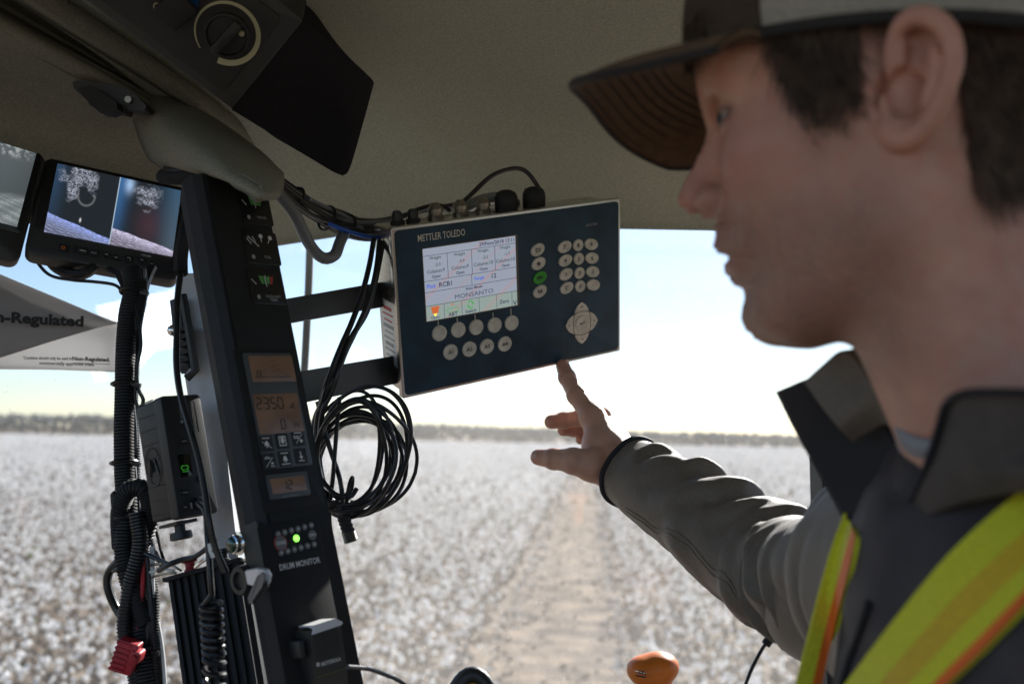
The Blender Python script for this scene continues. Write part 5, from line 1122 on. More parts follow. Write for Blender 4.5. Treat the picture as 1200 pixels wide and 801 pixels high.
# ------------------------------------------------------------------ the person
person = thing('person', 'man in brown and tan cap, grey jacket and hi-vis vest pointing at the weighing terminal', 'person', np.array([.26, .53, 2.05]))
HM = np.eye(4); HM[:3, 0] = (-0.918, 0.381, -0.11); HM[:3, 1] = (-0.374, -0.924, -0.083); HM[:3, 2] = np.cross(HM[:3, 0], HM[:3, 1]); HM[:3, 3] = CAM+[0.2087, 0.5347, 0.1709]
HI = np.linalg.inv(HM)
def H2W(v): v = np.asarray(v); return v@HM[:3, :3].T+HM[:3, 3]
def W2H(v): v = np.asarray(v); return v@HI[:3, :3].T+HI[:3, 3]
def px2head(px, py, b=None, side=None):
    """photo pixel to head coordinates on the plane b = const"""
    r = HI[:3, :3]@ray(px, py); o = W2H(CAM); t = (b-o[1])/r[1]; return o+r*t
g = Grid((-.135, -.105, -.235), (.150, .105, .150), .0021)
g.ell((-.004, 0, .052), (.098, .077, .083), .02)
g.ell((.030, 0, .000), (.066, .064, .085), .03)
g.ell((.042, 0, -.045), (.044, .046, .052), .03)
g.cone((.000, 0, -.02), (-.050, 0, -.215), .060, .057, .03)
for s in (1, -1):
    g.cone((.010, s*.052, -.056), (.066, s*.022, -.088), .017, .020, .025)
    g.cone((.006, s*.060, -.01), (.010, s*.053, -.056), .016, .016, .02)
    g.ell((.064, s*.042, -.008), (.022, .022, .020), .02)              # cheekbone
    g.ell((.046, s*.032, -.040), (.030, .024, .030), .02)
    g.cone((.092, s*.010, .036), (.074, s*.044, .038), .010, .010, .014)  # brow
    g.cone((-.005, s*.045, -.05), (-.03, s*.04, -.2), .022, .024, .03)    # neck muscle
g.cone((.064, 0, -.090), (.080, 0, -.092), .020, .016, .02)
g.ell((.086, 0, .058), (.014, .045, .030), .03)
g.cone((.090, 0, .024), (.112, 0, -.014), .0065, .0085, .012)
g.ell((.113, 0, -.018), (.0115, .0095, .0095), .006)
for s in (1, -1): g.ell((.1035, s*.0115, -.0225), (.0100, .0070, .0078), .004)
g.cone((.090, 0, -.030), (.100, 0, -.034), .012, .006, .010)
g.ell((.090, 0, -.052), (.016, .030, .020), .014)
for s in (1, -1):
    g.cone((.1015, 0, -.0475), (.0890, s*.024, -.0535), .0068, .0034, .003)   # upper lip
    g.cone((.0970, 0, -.0620), (.0870, s*.022, -.0560), .0078, .0036, .003)   # lower lip
g.cone((.107, -.015, -.0548), (.107, .015, -.0548), .0022, .0022, .002, 's'); 
for s in (1, -1):
    g.cone((.0985, 0, -.0548), (.0895, s*.024, -.0548), .0020, .0012, .002, 's')
    g.ell((.0935, s*.032, .0175), (.0155, .0165, .0115), .012, 's')           # socket
    g.ell((.0770, s*.032, .0165), (.0142, .0142, .0142), .004)                # lids
    g.ell((.108, s*.0062, -.0300), (.0042, .0028, .0035), .0015, 's')         # nostril
def lidcut(X, Y, Z):
    b = np.abs(Y)-.032; hgt = .0030*np.maximum(1-(b/.0145)**2, 0); d = np.maximum(np.abs(Z-.0165)-hgt, .083-X); return np.maximum(d, np.sqrt((X-.077)**2+b*b+(Z-.0165)**2)-.0165)
g.op(lidcut, (.08, -.05, .008), (.10, .05, .025), .0012, 's', .003)
for s in (1, -1): g.ell((-.006, s*.0810, .001), (.0145, .0190, .0150), .004, 's'); g.cone((-.002, s*.068, -.004), (.0, s*.050, -.004), .0045, .0035, .002, 's')
hv, hf = g.mesh(); hv = smooth_v(hv, hf, 1, .4)
# bend the front so that the midline follows the wanted profile
prof = np.array([(.1040, .0900), (.1052, .0690), (.1056, .0535), (.1040, .0400), (.1022, .027), (.1008, .0191), (.1035, .013), (.1120, .001), (.1195, -.008), (.1240, -.0165), (.1232, -.0224), (.1190, -.0270), (.1114, -.0306), (.1048, -.0343), (.1047, -.0415), (.1070, -.0477), (.1056, -.0515), (.0995, -.0555), (.1020, -.0597), (.1022, -.0652), (.0987, -.0723), (.0925, -.0788), (.0948, -.0849), (.0963, -.0922), (.0943, -.1000), (.0888, -.1062), (.0806, -.1107)])[::-1]
tgt = np.array([(812, 60), (813, 90), (820, 125), (825, 140), (829, 155), (825, 168), (812, 195), (800, 215), (794, 233), (796, 243), (806, 252), (822, 257), (836, 262), (838, 275), (835, 288), (838, 296), (852, 302), (848, 310), (849, 321), (858, 334), (873, 345), (870, 358), (868, 373), (873, 388), (884, 398)], float)
ys_t = np.arange(60, 399, 2.0)
for it_ in range(5):      # bring the facial outline (forehead, nose, lips, chin) to the man's own profile
    Wv = H2W(hv)-CAM; dd_ = Wv@CF; px_ = 600+FPX*(Wv@CR)/dd_; py_ = 400.5-FPX*(Wv@CU)/dd_; cur = np.full(len(ys_t), np.nan)
    for i, y in enumerate(ys_t):
        q = (np.abs(py_-y) < 3.0) & (hv[:, 0] > .03)
        if q.any(): cur[i] = px_[q].min()
    ok = ~np.isnan(cur); dpx = np.interp(ys_t, ys_t[ok], cur[ok])-np.interp(ys_t, tgt[:, 1], tgt[:, 0])
    if it_ < 2: dpx = np.convolve(np.pad(dpx, 2, 'edge'), np.ones(5)/5, 'valid')
    dv = np.interp(py_, ys_t, dpx/1950.0, left=dpx[0]/1950.0, right=dpx[-1]/1950.0)
    wb = np.interp(hv[:, 2], [-.022, -.006, .026, .042], [.030, .021, .022, .052])
    hv[:, 0] += .9*dv*np.exp(-(np.abs(hv[:, 1])/wb)**2)*sstep(.045, .08, hv[:, 0])
# ear, in the plane (u backwards, v up, n outwards); outline traced at the ear's own distance
eo = np.array([.002, .0735, 0.0]); eu = np.array([-.90, .42, -.0]); eu /= np.linalg.norm(eu); ev = np.array([0, 0, 1.0]); en_ = np.array([.42, .90, .0]); en_ /= np.linalg.norm(en_)
def px2ear(px, py):
    r = HI[:3, :3]@ray(px, py); o = W2H(CAM); t = ((eo-o)@en_)/(r@en_); q = o+r*t-eo; return q@eu, q@ev
out = [px2ear(*q) for q in ((1057, 112), (1043, 92), (1046, 58), (1060, 26), (1084, 12), (1110, 16), (1130, 36), (1137, 70), (1128, 108), (1110, 142), (1088, 165), (1066, 175), (1050, 172), (1042, 160), (1040, 146))]
eg = Grid((-.020, -.040, -.012), (.052, .050, .022), .0011)
outc = np.array(out); ctr = outc.mean(0); 
ins = spline(np.array([ctr+(p_-ctr)*(1-.0042/np.linalg.norm(p_-ctr)) for p_ in outc[1:]]), 3)
nz_ = np.interp(np.arange(len(ins)), [0, 8, 20, 30, len(ins)-1], [.003, .0085, .0080, .0050, .0015])
g2 = eg
g2.chain([(a, b, c) for (a, b), c in zip(ins, nz_)], np.interp(np.arange(len(ins)), [0, 10, 22, 30, 36, len(ins)-1], [.0030, .0040, .0036, .0045, .0062, .0045]), .003)
from math import hypot
pl = ins
def plate_fn(X, Y, Z):
    n = len(pl); ins_ = None; d = None
    Xb = X+0*Y; Yb = Y+0*X; inside = np.zeros(np.broadcast(Xb, Yb).shape, bool); dist = np.full(inside.shape, 9., np.float32)
    for i in range(n):
        a = pl[i]; b = pl[(i+1) % n]; e = b-a; t = np.clip(((Xb-a[0])*e[0]+(Yb-a[1])*e[1])/(e@e+1e-12), 0, 1)
        dist = np.minimum(dist, np.hypot(Xb-a[0]-t*e[0], Yb-a[1]-t*e[1]))
        c_ = ((a[1] > Yb) != (b[1] > Yb)) & (Xb < (b[0]-a[0])*(Yb-a[1])/(b[1]-a[1]+1e-12)+a[0]); inside ^= c_
    d2 = np.where(inside, -dist, dist); zc = -.0015+.0028*np.clip(1-dist/.006, 0, 1)
    return np.maximum(d2, np.abs(Z-zc)-.0022)
g2.op(plate_fn, (-.018, -.036, -.006), (.045, .045, .006), .002, 'u', .004)
uA = ins[4:20]; cc = ctr
ant = spline(np.array([ctr+(q-ctr)*.60 for q in ins[3:26:3]]), 3)
g2.chain([(a-.001, b, .0052) for a, b in ant], np.full(len(ant), .0032), .0025)
tg = px2ear(1046, 124); g2.ell((tg[0], tg[1], .0035), (.0055, .0065, .0050), .003)
at = px2ear(1062, 148); g2.ell((at[0]+.001, at[1], .003), (.006, .004, .004), .003)
cn = px2ear(1064, 116); g2.ell((cn[0]+.001, cn[1]+.002, .003), (.0085, .0115, .0110), .003, 's')
tf = px2ear(1084, 60); g2.ell((tf[0], tf[1], .005), (.0065, .0080, .0062), .003, 's')
g2.cone((.002, -.010, -.010), (.006, .012, -.010), .010, .010, .004)
evx, ef = g2.mesh(); evx = smooth_v(evx, ef, 1, .5)
ears = []
earL = eo+evx[:, :1]*eu+evx[:, 1:2]*ev+evx[:, 2:3]*en_
earR = earL*[1, -1, 1]
def head_col(v, ear=False):
    a, b, c = v[:, 0], np.abs(v[:, 1]), v[:, 2]; n = len(v)
    base = np.tile([.56, .285, .200], (n, 1)); nz = fbm(v*70, 3, 2)[:, None]; base = base*(1+.34*(nz-.5))*(1+np.array([-.02, .10, .10])*(fbm(v*160, 3, 41)[:, None]-.5)*3)
    def mix(k, col):
        nonlocal base; k = np.clip(k, 0, 1)[:, None]; base = base*(1-k)+np.array(col)*k
    mix(.50*np.exp(-((a-.118)/.014)**2-((c+.02)/.012)**2-(b/.02)**2), (.50, .17, .13))
    mix(.55*np.exp(-((a-.070)/.030)**2-((c+.012)/.020)**2-((b-.045)/.025)**2)*(.6+.8*nz[:, 0]), (.47, .18, .15))
    beard = sstep(-.018, -.060, c-.12*(a-.05)-.10*np.clip(.05-a, 0, 1))*sstep(-.150, -.115, c)*sstep(-.015, .02, a)
    mix(beard*(.30+.38*fbm(v*1400, 1, 5)), (.15, .105, .080))
    mix((np.abs(c+.0545) < .011)*np.exp(-((c+.0475)/.0045)**2)*sstep(.026, .020, b)*(a > .085)*.8, (.42, .16, .14))
    mix(np.exp(-((c+.0615)/.0048)**2)*sstep(.024, .017, b)*(a > .085)*.8, (.45, .18, .16))
    mix(np.exp(-((c-.0455-.10*(b-.028)*(b < .03))/.0042)**2)*sstep(.008, .014, b)*sstep(.054, .046, b)*(a > .06)*(.75+.5*fbm(v*900, 1, 6)), (.16, .10, .06))
    lid = np.exp(-((np.sqrt(((b-.032)/.0150)**2+((c-.0165)/.0052)**2)-1)/.22)**2)*(a > .07); mix(lid*.85, (.10, .06, .045))
    scalp = np.maximum(np.maximum(sstep(.044, .050, c), .9*sstep(.008, .020, a)*sstep(.058, .046, a-.25*(c-.02))*sstep(-.002, .014, c)*(b > .03)), sstep(.030, .010, a)*sstep(-.065, -.030, c)*(a < -.03)); mix(scalp*.85, (.05, .035, .026)); mix(.45*sstep(.012, .022, a)*sstep(.050, .038, a)*sstep(-.034, .004, c)*(b > .03)*(.5+.8*fbm(v*[900, 900, 250], 2, 12)), (.07, .045, .032))
    mix(.30*fbm(v*300, 2, 8)*(a > 0)*.4, (.52, .25, .19))
    return np.clip(base, 0, 1)
hc = head_col(hv); ec = np.tile([.57, .285, .205], (len(earL), 1))*(1+.3*(fbm(earL*90, 2, 3)[:, None]-.5))
# hand: tapered finger chains rooted in the palm
def hp_(px, py, d): return P(px, py, d)
ft = {'index': ([(702, 505, 1.150), (695, 489, 1.158), (676, 463, 1.183), (664.5, 442, 1.203), (659.5, 428.5, 1.214)], [.0140, .0132, .0112, .0098, .0084]),
      'middle': ([(716, 508, 1.165), (708, 492, 1.185), (681, 490, 1.222), (660, 492.5, 1.222), (646, 494, 1.214)], [.012, .012, .0102, .0096, .0086]),
      'ring': ([(722, 515, 1.170), (714, 500, 1.200), (692, 499, 1.240), (672, 503, 1.240), (660, 504, 1.232)], [.012, .011, .0090, .0084, .0072]),
      'little': ([(727, 522, 1.170), (720, 511, 1.205), (702, 512, 1.235), (688, 514, 1.240), (680, 515, 1.232)], [.011, .0105, .0080, .0070, .006]),
      'thumb': ([(714, 551, 1.112), (694, 545, 1.106), (672, 540, 1.106), (649, 537.5, 1.118), (631, 535.5, 1.130)], [.0175, .0172, .0140, .0112, .0092])}
allp = np.concatenate([PP(a) for a, _ in ft.values()]+[PP([(735, 550, 1.1), (775, 580, 1.03)])])
g = Grid(allp.min(0)-.03, allp.max(0)+.03, .0013)
wr = P(736, 549, 1.116)
for nm, r0, r1 in (('index', .0150, .0125), ('middle', .0155, .0125), ('ring', .0150, .0120), ('little', .0145, .0115)):
    g.cone(wr, P(*ft[nm][0][1]), r0+.004, r1, .012)
g.cone(P(714, 553, 1.114), P(700, 508, 1.142), .0165, .0125, .014)
g.cone(P(724, 550, 1.118), P(705, 525, 1.134), .0190, .0165, .014)
g.ell(P(705, 524, 1.135), (.020, .022, .018), .014)
for nm, (pts, rs) in ft.items():
    A = PP(pts)
    for i in range(len(A)-1): g.cone(A[i], A[i+1], rs[i], rs[i+1], .0035 if i > 1 else .008)
    for i in (2, 3): g.ell(A[i], np.full(3, rs[i]*1.05), .003)
g.chain([P(734, 550, 1.114), P(768, 573, 1.055), P(820, 606, .985)], [.0235, .026, .028], .012)
mv, mf = g.mesh(); mv = smooth_v(mv, mf, 1, .45)
def hand_col(v):
    n = len(v); base = np.tile([.55, .315, .225], (n, 1))*(1+.22*(fbm(v*120, 3, 4)[:, None]-.5))
    def blob(p_, r, col, k):
        nonlocal base; w_ = k*np.exp(-(np.linalg.norm(v-p_, axis=1)/r)**2)[:, None]; base = base*(1-w_)+np.array(col)*w_
    for nm in ft: blob(PP(ft[nm][0])[4], .012, (.55, .20, .14), .55)
    blob(P(683, 480, 1.16), .014, (.40, .20, .15), .35); blob(P(641, 529, 1.11), .002, (.12, .05, .04), .8)
    for q in ((673, 541, 1.085), (695, 548, 1.08), (697, 532, 1.1)): blob(P(*q), .0028, (.40, .13, .10), .7)
    # crease shade over the joints, put into the skin colour
    for nm in ('index', 'middle', 'thumb'):
        A = PP(ft[nm][0])
        for i in (2, 3):
            ax = A[i+1]-A[i-1]; ax /= np.linalg.norm(ax); s_ = (v-A[i])@ax; rr = np.linalg.norm(v-A[i]-s_[:, None]*ax, axis=1)
            for o_ in (-.0018, .0012): k = (.45*np.exp(-((s_-o_)/.0007)**2)*(rr < .013))[:, None]; base = base*(1-k)+np.array([.24, .11, .08])*k
    return np.clip(base, 0, 1)
mc = hand_col(mv)
# arms, shoulders and trunk under the clothes join head and hand
gc = Grid(P(1060, 700, .52)-[.42, .42, .62], P(1060, 700, .52)+[.36, .62, .36], .007); gc.D[:] = .08
def C3(x, y, z): return CAM+x*CR+y*CU+z*CF
nb = H2W([-.048, 0, -.19]); sR = C3(.272, -.175, .690); sL = C3(.300, -.175, .365)
gc.cone(H2W([-.035, 0, -.13]), nb, .045, .050, .01); gc.cone(nb, C3(.295, -.17, .53), .05, .06, .02); gc.cone(sR, sL, .045, .045, .03)
gc.ell(C3(.300, -.33, .525), (.10, .15, .17), .04); gc.ell(C3(.310, -.52, .525), (.10, .15, .15), .05)
gc.chain([sR, P(990, 685, .80), P(930, 675, .885), P(830, 608, .975), P(775, 577, 1.047), P(745, 557, 1.095)], [.042, .036, .031, .029, .027, .020], .02)
cv, cf_ = gc.mesh(); ccol = np.tile([.56, .36, .27], (len(cv), 1))
vs_ = [H2W(hv), H2W(earL), H2W(earR), mv, cv]; fs_ = [hf, ef, ef[:, ::-1], mf, cf_]; cs_ = [hc, ec, ec, mc, ccol]; off = 0; F_ = []
for v, f in zip(vs_, fs_): F_.append(f+off); off += len(v)
body = wmesh('body', np.concatenate(vs_), np.concatenate(F_), [M['skin']], person, cols=np.concatenate(cs_))
# nails
def nail(pos, nrm, along, L_, W_):
    nrm = V3(nrm)/np.linalg.norm(nrm); al = V3(along); al -= al@nrm*nrm; al /= np.linalg.norm(al); s_ = np.cross(nrm, al); m_ = MB(); a = np.arange(20)/20*2*math.pi; Ls = []
    for k, h_ in ((1, -.0012), (1, -.0002), (.8, .0003), (.4, .0006), (.05, .0007)): Ls.append(pos+np.outer(np.cos(a)*k*L_, al)+np.outer(np.sin(a)*k*W_, s_)+nrm*h_-np.outer((np.sin(a)*k)**2*W_*.28, nrm))
    m_.loops(Ls); m_.build('fingernail', mat('nail', (.66, .42, .35), .28), body, local=False)
A = PP(ft['thumb'][0]); nv_ = -CF*.9+CU*.30; nail(A[4]+nv_/np.linalg.norm(nv_)*.0097+(A[4]-A[3])*.10, nv_, A[4]-A[3], .0068, .0052)
A = PP(ft['index'][0]); nv_ = -CF*.75+CR*.65+CU*.1; nail(A[4]+nv_/np.linalg.norm(nv_)*.0088+(A[4]-A[3])*.1, nv_, A[4]-A[3], .0060, .0046)
# eyes
for s in (1, -1):
    a = np.linspace(0, math.pi, 40); m_ = []; cols = []; n = 36; ph = np.arange(n)/n*2*math.pi
    gz = np.array([.97, .24 if s > 0 else .10, -.06]); gz /= np.linalg.norm(gz)
    u_ = np.cross(gz, [0, 0, 1]); u_ /= np.linalg.norm(u_); w_ = np.cross(gz, u_); vv = []; ff = []
    for i, t in enumerate(a):
        rr = .0125+.0007*math.exp(-(t/.35)**2)
        for p_ in ph:
            vv.append(np.array([.0770, s*.032, .0165])+rr*(math.cos(t)*gz+math.sin(t)*(math.cos(p_)*u_+math.sin(p_)*w_)))
            cols.append((.01, .01, .012) if t < .17 else ((.035, .04, .035) if t < .50 else ((.03, .03, .03) if t < .55 else (.30, .25, .23))))
    k = len(a)
    ff = [(i*n+j, (i+1)*n+j, (i+1)*n+(j+1) % n, i*n+(j+1) % n) for i in range(k-1) for j in range(n)]
    wmesh('eye', H2W(np.array(vv)), ff, [vcol('eye_mat', .3, spec=.2)], body, cols=np.array(cols))
# hair: thousands of tapered strands over the scalp below the cap
hb = BVHTree.FromPolygons([tuple(x) for x in hv], [tuple(int(i) for i in q) for q in hf]); 
def strands(n):
    cand = hv[rng.integers(0, len(hv), n*14)]; a, b, c = cand[:, 0], np.abs(cand[:, 1]), cand[:, 2]
    side = (a > .012) & (a < .052+.25*(c-.02)) & (c > -.012-.35*(.045-a)*0) & (b > .04) & (c < .075)
    sb = (a > .018) & (a < .046) & (c > -.026) & (c <= -.005) & (b > .04)
    back = (a <= -.030) & (c > -.050-.25*(a+.03)) & (c < .07); over = (a <= .012) & (a > -.035) & (c > .038) & (c < .075)
    fore = (a > .085) & (c > .052) & (c < .075) & (b > .01)
    pr = side*sstep(-.016, .012, c)*sstep(.054, .040, a-.25*(c-.02))+sb*0+back*1.0+over*1.0+fore*.35; k = rng.random(len(cand)) < pr; return cand[k][:n]
R0_ = strands(14000); R0_ = R0_+rng.normal(0, .0008, R0_.shape)
vv = []; ff = []; 
nrmv = []
for p_ in R0_:
    loc, nr, idx, d = hb.find_nearest(Vector(p_)); nr = np.array(nr)
    if nr@(p_-np.array([-.0, 0, .03])) < 0: nr = -nr
    fr_ = p_[0] > .06; down = np.array([-.10 if p_[0] > .0 else -.35, 0, -1.0]); 
    if fr_: down = np.array([.3, .9*np.sign(p_[1]+.001), -.5])
    down = down+rng.normal(0, .26, 3); down -= down@nr*nr; down /= np.linalg.norm(down); Ln = rng.uniform(.012, .030)*(.7 if p_[0] > 0 else 1); 
    if p_[0] > .0: Ln *= (.45+.6*float(sstep(-.01, .03, p_[2])))
    w0 = .00042; sd_ = np.cross(down, nr); q = p_.copy(); base = len(vv)
    for k in range(5):
        t = k/4; lift = .0030*math.sin(t*2.2)+.0016; c0 = p_+down*Ln*t+nr*lift; wd_ = w0*(1-t*.85)
        vv += [c0-sd_*wd_, c0+sd_*wd_, c0+nr*wd_*1.2]
    for k in range(4):
        for e in range(3): a_, b_ = base+k*3+e, base+k*3+(e+1) % 3; ff.append((a_, b_, b_+3, a_+3))
wmesh('hair', H2W(np.array(vv)), ff, [M['hair']], person)
# ---------------- cap, in head coordinates
capm = mat('cap_brown', (.075, .052, .036), .85, var=.15, vscale=200, bump=.35, bscale=1600, spec=.2)
capmesh = mat('cap_mesh', (.40, .35, .28), .9, bump=.8, bscale=1500, spec=.15, var=.18, vscale=700)
capedge = mat('cap_binding', (.022, .018, .015), .8, bump=.3, bscale=1500)
def rimc(t):   # t angle from front (0) to back (pi); height of the rim
    return np.interp(np.abs(t), [0, .5, 1.0, 1.5, 2.0, 2.6, math.pi], [.0600, .0540, .0460, .0360, .0240, .0100, .0030])
def crown(t, q):
    ra_, rb_ = .1120, .0870; c0 = rimc(t); top = .158; ph = q*math.pi/2
    k = np.cos(ph)**.72; a = -.003+ra_*np.cos(t)*k; b = rb_*np.sin(t)*k; c = c0+(top-c0)*np.sin(ph)**.95
    return np.array([a, b, c])
nt_, nq = 72, 18
cap = None
def capgrid(t0, t1, n, q0=0, q1=1.0, off=0):
    T_ = np.linspace(t0, t1, n); Q_ = np.linspace(q0, q1, nq); 
    return np.array([[crown(t, q)*(1+off) for t in T_] for q in Q_])
def grid2(G, th, back=None):
    R_, C_ = G.shape[:2]; du = np.gradient(G, axis=1); dv_ = np.gradient(G, axis=0); N = np.cross(du, dv_); N /= np.linalg.norm(N, axis=2)[..., None]+1e-9
    s = np.sign((N*(G-np.array([0, 0, .03]))).sum()); N *= s; K = R_*C_; v = np.concatenate([G.reshape(-1, 3), (G-N*th).reshape(-1, 3)]); f = []
    for i in range(R_-1):
        for j in range(C_-1): a = i*C_+j; f += [(a, a+1, a+C_+1, a+C_), (a+K, a+C_+K, a+C_+1+K, a+1+K)]
    per = [j for j in range(C_)]+[i*C_+C_-1 for i in range(1, R_)]+[(R_-1)*C_+j for j in range(C_-2, -1, -1)]+[i*C_ for i in range(R_-2, 0, -1)]
    f += [(a, b, b+K, a+K) for a, b in zip(per, per[1:]+per[:1])]; return v, f
v, f = grid2(capgrid(-1.02, 1.02, 40), .0025); capo = wmesh('cap', H2W(v), f, [capm], person)
capo['label'] = 'cap with brown front and bill and tan mesh back'
v, f = grid2(capgrid(1.02, 2*math.pi-1.02, 70), .0018) if False else grid2(np.concatenate([capgrid(1.02, math.pi, 40), capgrid(-math.pi, -1.02, 40)[:, 1:]], 1), .0018); wmesh('mesh_panel', H2W(v), f, [capmesh], capo)
m_ = MB(); T_ = np.linspace(-math.pi, math.pi, 90)
G = np.array([[crown(t, q)*np.array([1.006, 1.008, 1]) for t in T_] for q in (-.0, .014)]); G[0, :, 2] -= .0025
v, f = grid2(G, .004); wmesh('sweatband', H2W(v), f, [capedge], capo)
m_ = MB(); m_.sphere((-.003, 0, .159), (.006, .006, .004)); v = H2W(np.concatenate(m_.v)); wmesh('top_button', v, m_.f, [capm], capo)
# bill
def bill(s, t):
    """s -1..1 across (left = +b), t 0..1 outwards"""
    ang = s*1.02; base = crown(ang, 0.0); base[0] *= .985; base[1] *= .985
    w__ = math.sin(s*math.pi/2*1.0); b1 = .086*w__; a1 = .171-.042*abs(w__)**3.6-.052*max(0, abs(s)-.72)/.28
    b_ = base[1]*(1-t)+t*b1; a_ = base[0]*(1-t)+t*a1
    c1 = .053-.022*(b1/.08)**2+.145*b1; c_ = base[2]*(1-t)+t*c1+.005*math.sin(t*math.pi)
    return np.array([a_, b_, c_])
G = np.array([[bill(s, t) for s in np.linspace(-1, 1, 49)] for t in np.linspace(0, 1, 22)])
v, f = grid2(G, .0032); bo = wmesh('bill', H2W(v), f, [mat('bill_cloth', (.140, .088, .052), .85, var=.12, vscale=150, bump=.35, bscale=1600, spec=.2)], capo)
m_ = MB()
for k in range(8):
    t = .22+k*.10; pts = np.array([bill(s, t) for s in np.linspace(-.90, .90, 60)])
    pts[:, 2] -= .0036; m_.tube(pts, .00055, 5)
    m2 = pts.copy()
v = H2W(np.concatenate(m_.v)); wmesh('stitching', v, m_.f, [capedge], bo)
m_ = MB(); pts = np.array([bill(s, 1.0) for s in np.linspace(-1, 1, 70)]); pts[:, 2] -= .0016; m_.tube(pts, .0024, 8); wmesh('edge_binding', H2W(np.concatenate(m_.v)), m_.f, [capedge], bo)

# ---------------- jacket
g = Grid(P(1060, 700, .52)-[.26, .42, .34], P(1060, 700, .52)+[.44, .40, .22], .0045)
def C3(x, y, z): return CAM+x*CR+y*CU+z*CF
g.D[:] = .08
Rs = C3(.272, -.165, .700); Ls = C3(.300, -.150, .345); NB = C3(.290, -.120, .525)
g.cone(Rs, NB, .066, .085, .05); g.cone(NB, Ls, .085, .072, .05)
g.ell(C3(.300, -.33, .520), (.135, .200, .225), .06)
g.ell(C3(.312, -.52, .520), (.150, .20, .24), .08)
g.cone(Rs, C3(.262, -.215, .83), .060, .052, .04)
g.cone(Ls, C3(.335, -.36, .30), .068, .056, .04)
tv, tf_ = g.mesh(); tv = smooth_v(tv, tf_, 2, .5)
tcen = np.array(NB); nn_ = fbm(tv*9, 3, 6); rad = tv-np.array([tcen[0], 0, 0])*[1, 0, 0]
d_ = tv-C3(.30, -.30, .525); d_ /= np.linalg.norm(d_, axis=1)[:, None]; tv = tv+d_*((nn_-.5)*.022+(np.abs(fbm(tv*22, 2, 61)-.5)-.12)*.016)[:, None]
ua = C3(.258, -.225, .84)-Rs; la = np.linalg.norm(ua); ua /= la; sa = (tv-Rs)@ua; ca = (tv-Rs)-sa[:, None]*ua; ra = np.linalg.norm(ca, axis=1)
ka = sstep(-.03, .03, sa)*(ra < .10); ridge = np.abs(np.sin(sa*42+1.8*(ca@CU)/.06+7*vnoise(tv*11, 9)))**.7
tv = tv+(ca/np.maximum(ra, 1e-4)[:, None])*(ka*(ridge-.6)*.010)[:, None]
tb = BVHTree.FromPolygons([tuple(x) for x in tv], [tuple(int(i) for i in q) for q in tf_])
def torso_hit(px, py, default=None):
    r = ray(px, py); h = tb.ray_cast(Vector(CAM), Vector(r/np.linalg.norm(r)))
    return (np.array(h[0]), np.array(h[1])) if h[0] is not None else (default, -r)
# sleeve of the reaching arm: a tube with modelled folds
ax = np.array([(739, 552, 1.100, .0365), (745, 556, 1.090, .0368), (755, 563, 1.072, .0378), (768, 572, 1.053, .0388), (795, 590, 1.02, .0412), (822, 605, .99, .0438), (858, 633, .95, .0470), (892, 653, .92, .0505), (922, 672, .885, .0520), (952, 680, .84, .053), (990, 674, .78, .052), (1020, 664, .73, .047)])
axw = np.c_[np.array([P(*q[:3]) for q in ax]), ax[:, 3]]; A_ = spline(axw, 14); A_, s_ = resample(A_, .0022)
nth = 150; th_ = np.arange(nth)/nth*2*math.pi; T_ = np.gradient(A_[:, :3], axis=0); T_ /= np.linalg.norm(T_, axis=1)[:, None]
Ltot = s_[-1]; vv = []
# theta 0 = towards camera, pi/2 = up (image), pi = away
folds = [  # s (m), theta (deg), slope, len s, width, amp
 (.040, 70, .5, .030, .55, .0065), (.080, 45, 1.5, .040, .50, .0070), (.112, 80, .6, .026, .50, .0090), (.135, 25, 1.8, .045, .45, .0070),
 (.160, 78, .9, .036, .55, .0110), (.195, 50, 1.3, .034, .60, .0080), (.228, 72, .7, .030, .65, .0120), (.256, 40, 1.6, .026, .45, .0080),
 (.272, -30, -.3, .016, 1.0, .0085), (.300, -20, -.2, .015, 1.1, .0090), (.326, -28, -.1, .015, 1.1, .0085), (.235, -60, -.8, .034, .40, .0055), (.150, -45, -1.2, .045, .35, .0040), (.292, 62, .6, .022, .6, .0110), (.330, 50, .4, .020, .6, .0080)]
for i in range(len(A_)):
    t_ = T_[i]; e1 = -CF-(-CF@t_)*t_; e1 /= np.linalg.norm(e1); e2 = np.cross(t_, e1); e2 = e2 if e2@CU > 0 else -e2
    r_ = np.full(nth, A_[i, 3]); s = s_[i]
    tw_ = (th_+math.pi) % (2*math.pi)-math.pi; env = sstep(.012, .04, s)
    s = s+.022*(fbm(np.c_[np.full(nth, s*16), np.cos(th_)*1.6, np.sin(th_)*1.6], 2, 31)-.5); gain = .35+1.3*fbm(np.c_[np.full(nth, s_[i]*22), np.cos(th_)*1.3+5, np.sin(th_)*1.3], 2, 37)
    for (fs0, ft0, sl, ls, wd_, am) in folds:
        dt = (tw_-math.radians(ft0)+math.pi) % (2*math.pi)-math.pi; ds = s-fs0-sl*dt*.020
        r_ = r_+am*gain*env*np.exp(-(dt/wd_/1.3)**2)*(np.exp(-(ds/(ls*.42))**2)-.55*np.exp(-((ds-ls*.62)/(ls*.40))**2))
    r_ = r_*(1+.07*np.cos(2*(th_-math.pi/2)))
    co = A_[i, :3]+np.cos(th_)[:, None]*r_[:, None]*e1+np.sin(th_)[:, None]*r_[:, None]*e2; vv.append(co)
vv = np.array(vv); nz = fbm(vv.reshape(-1, 3)*38, 3, 14).reshape(len(A_), nth)-.5
cen = A_[:, None, :3]; dr = vv-cen; dr /= np.linalg.norm(dr, axis=2)[..., None]; vv = vv+dr*(nz*.0045)[..., None]
K = len(A_); inner = cen+(vv-cen)*.90
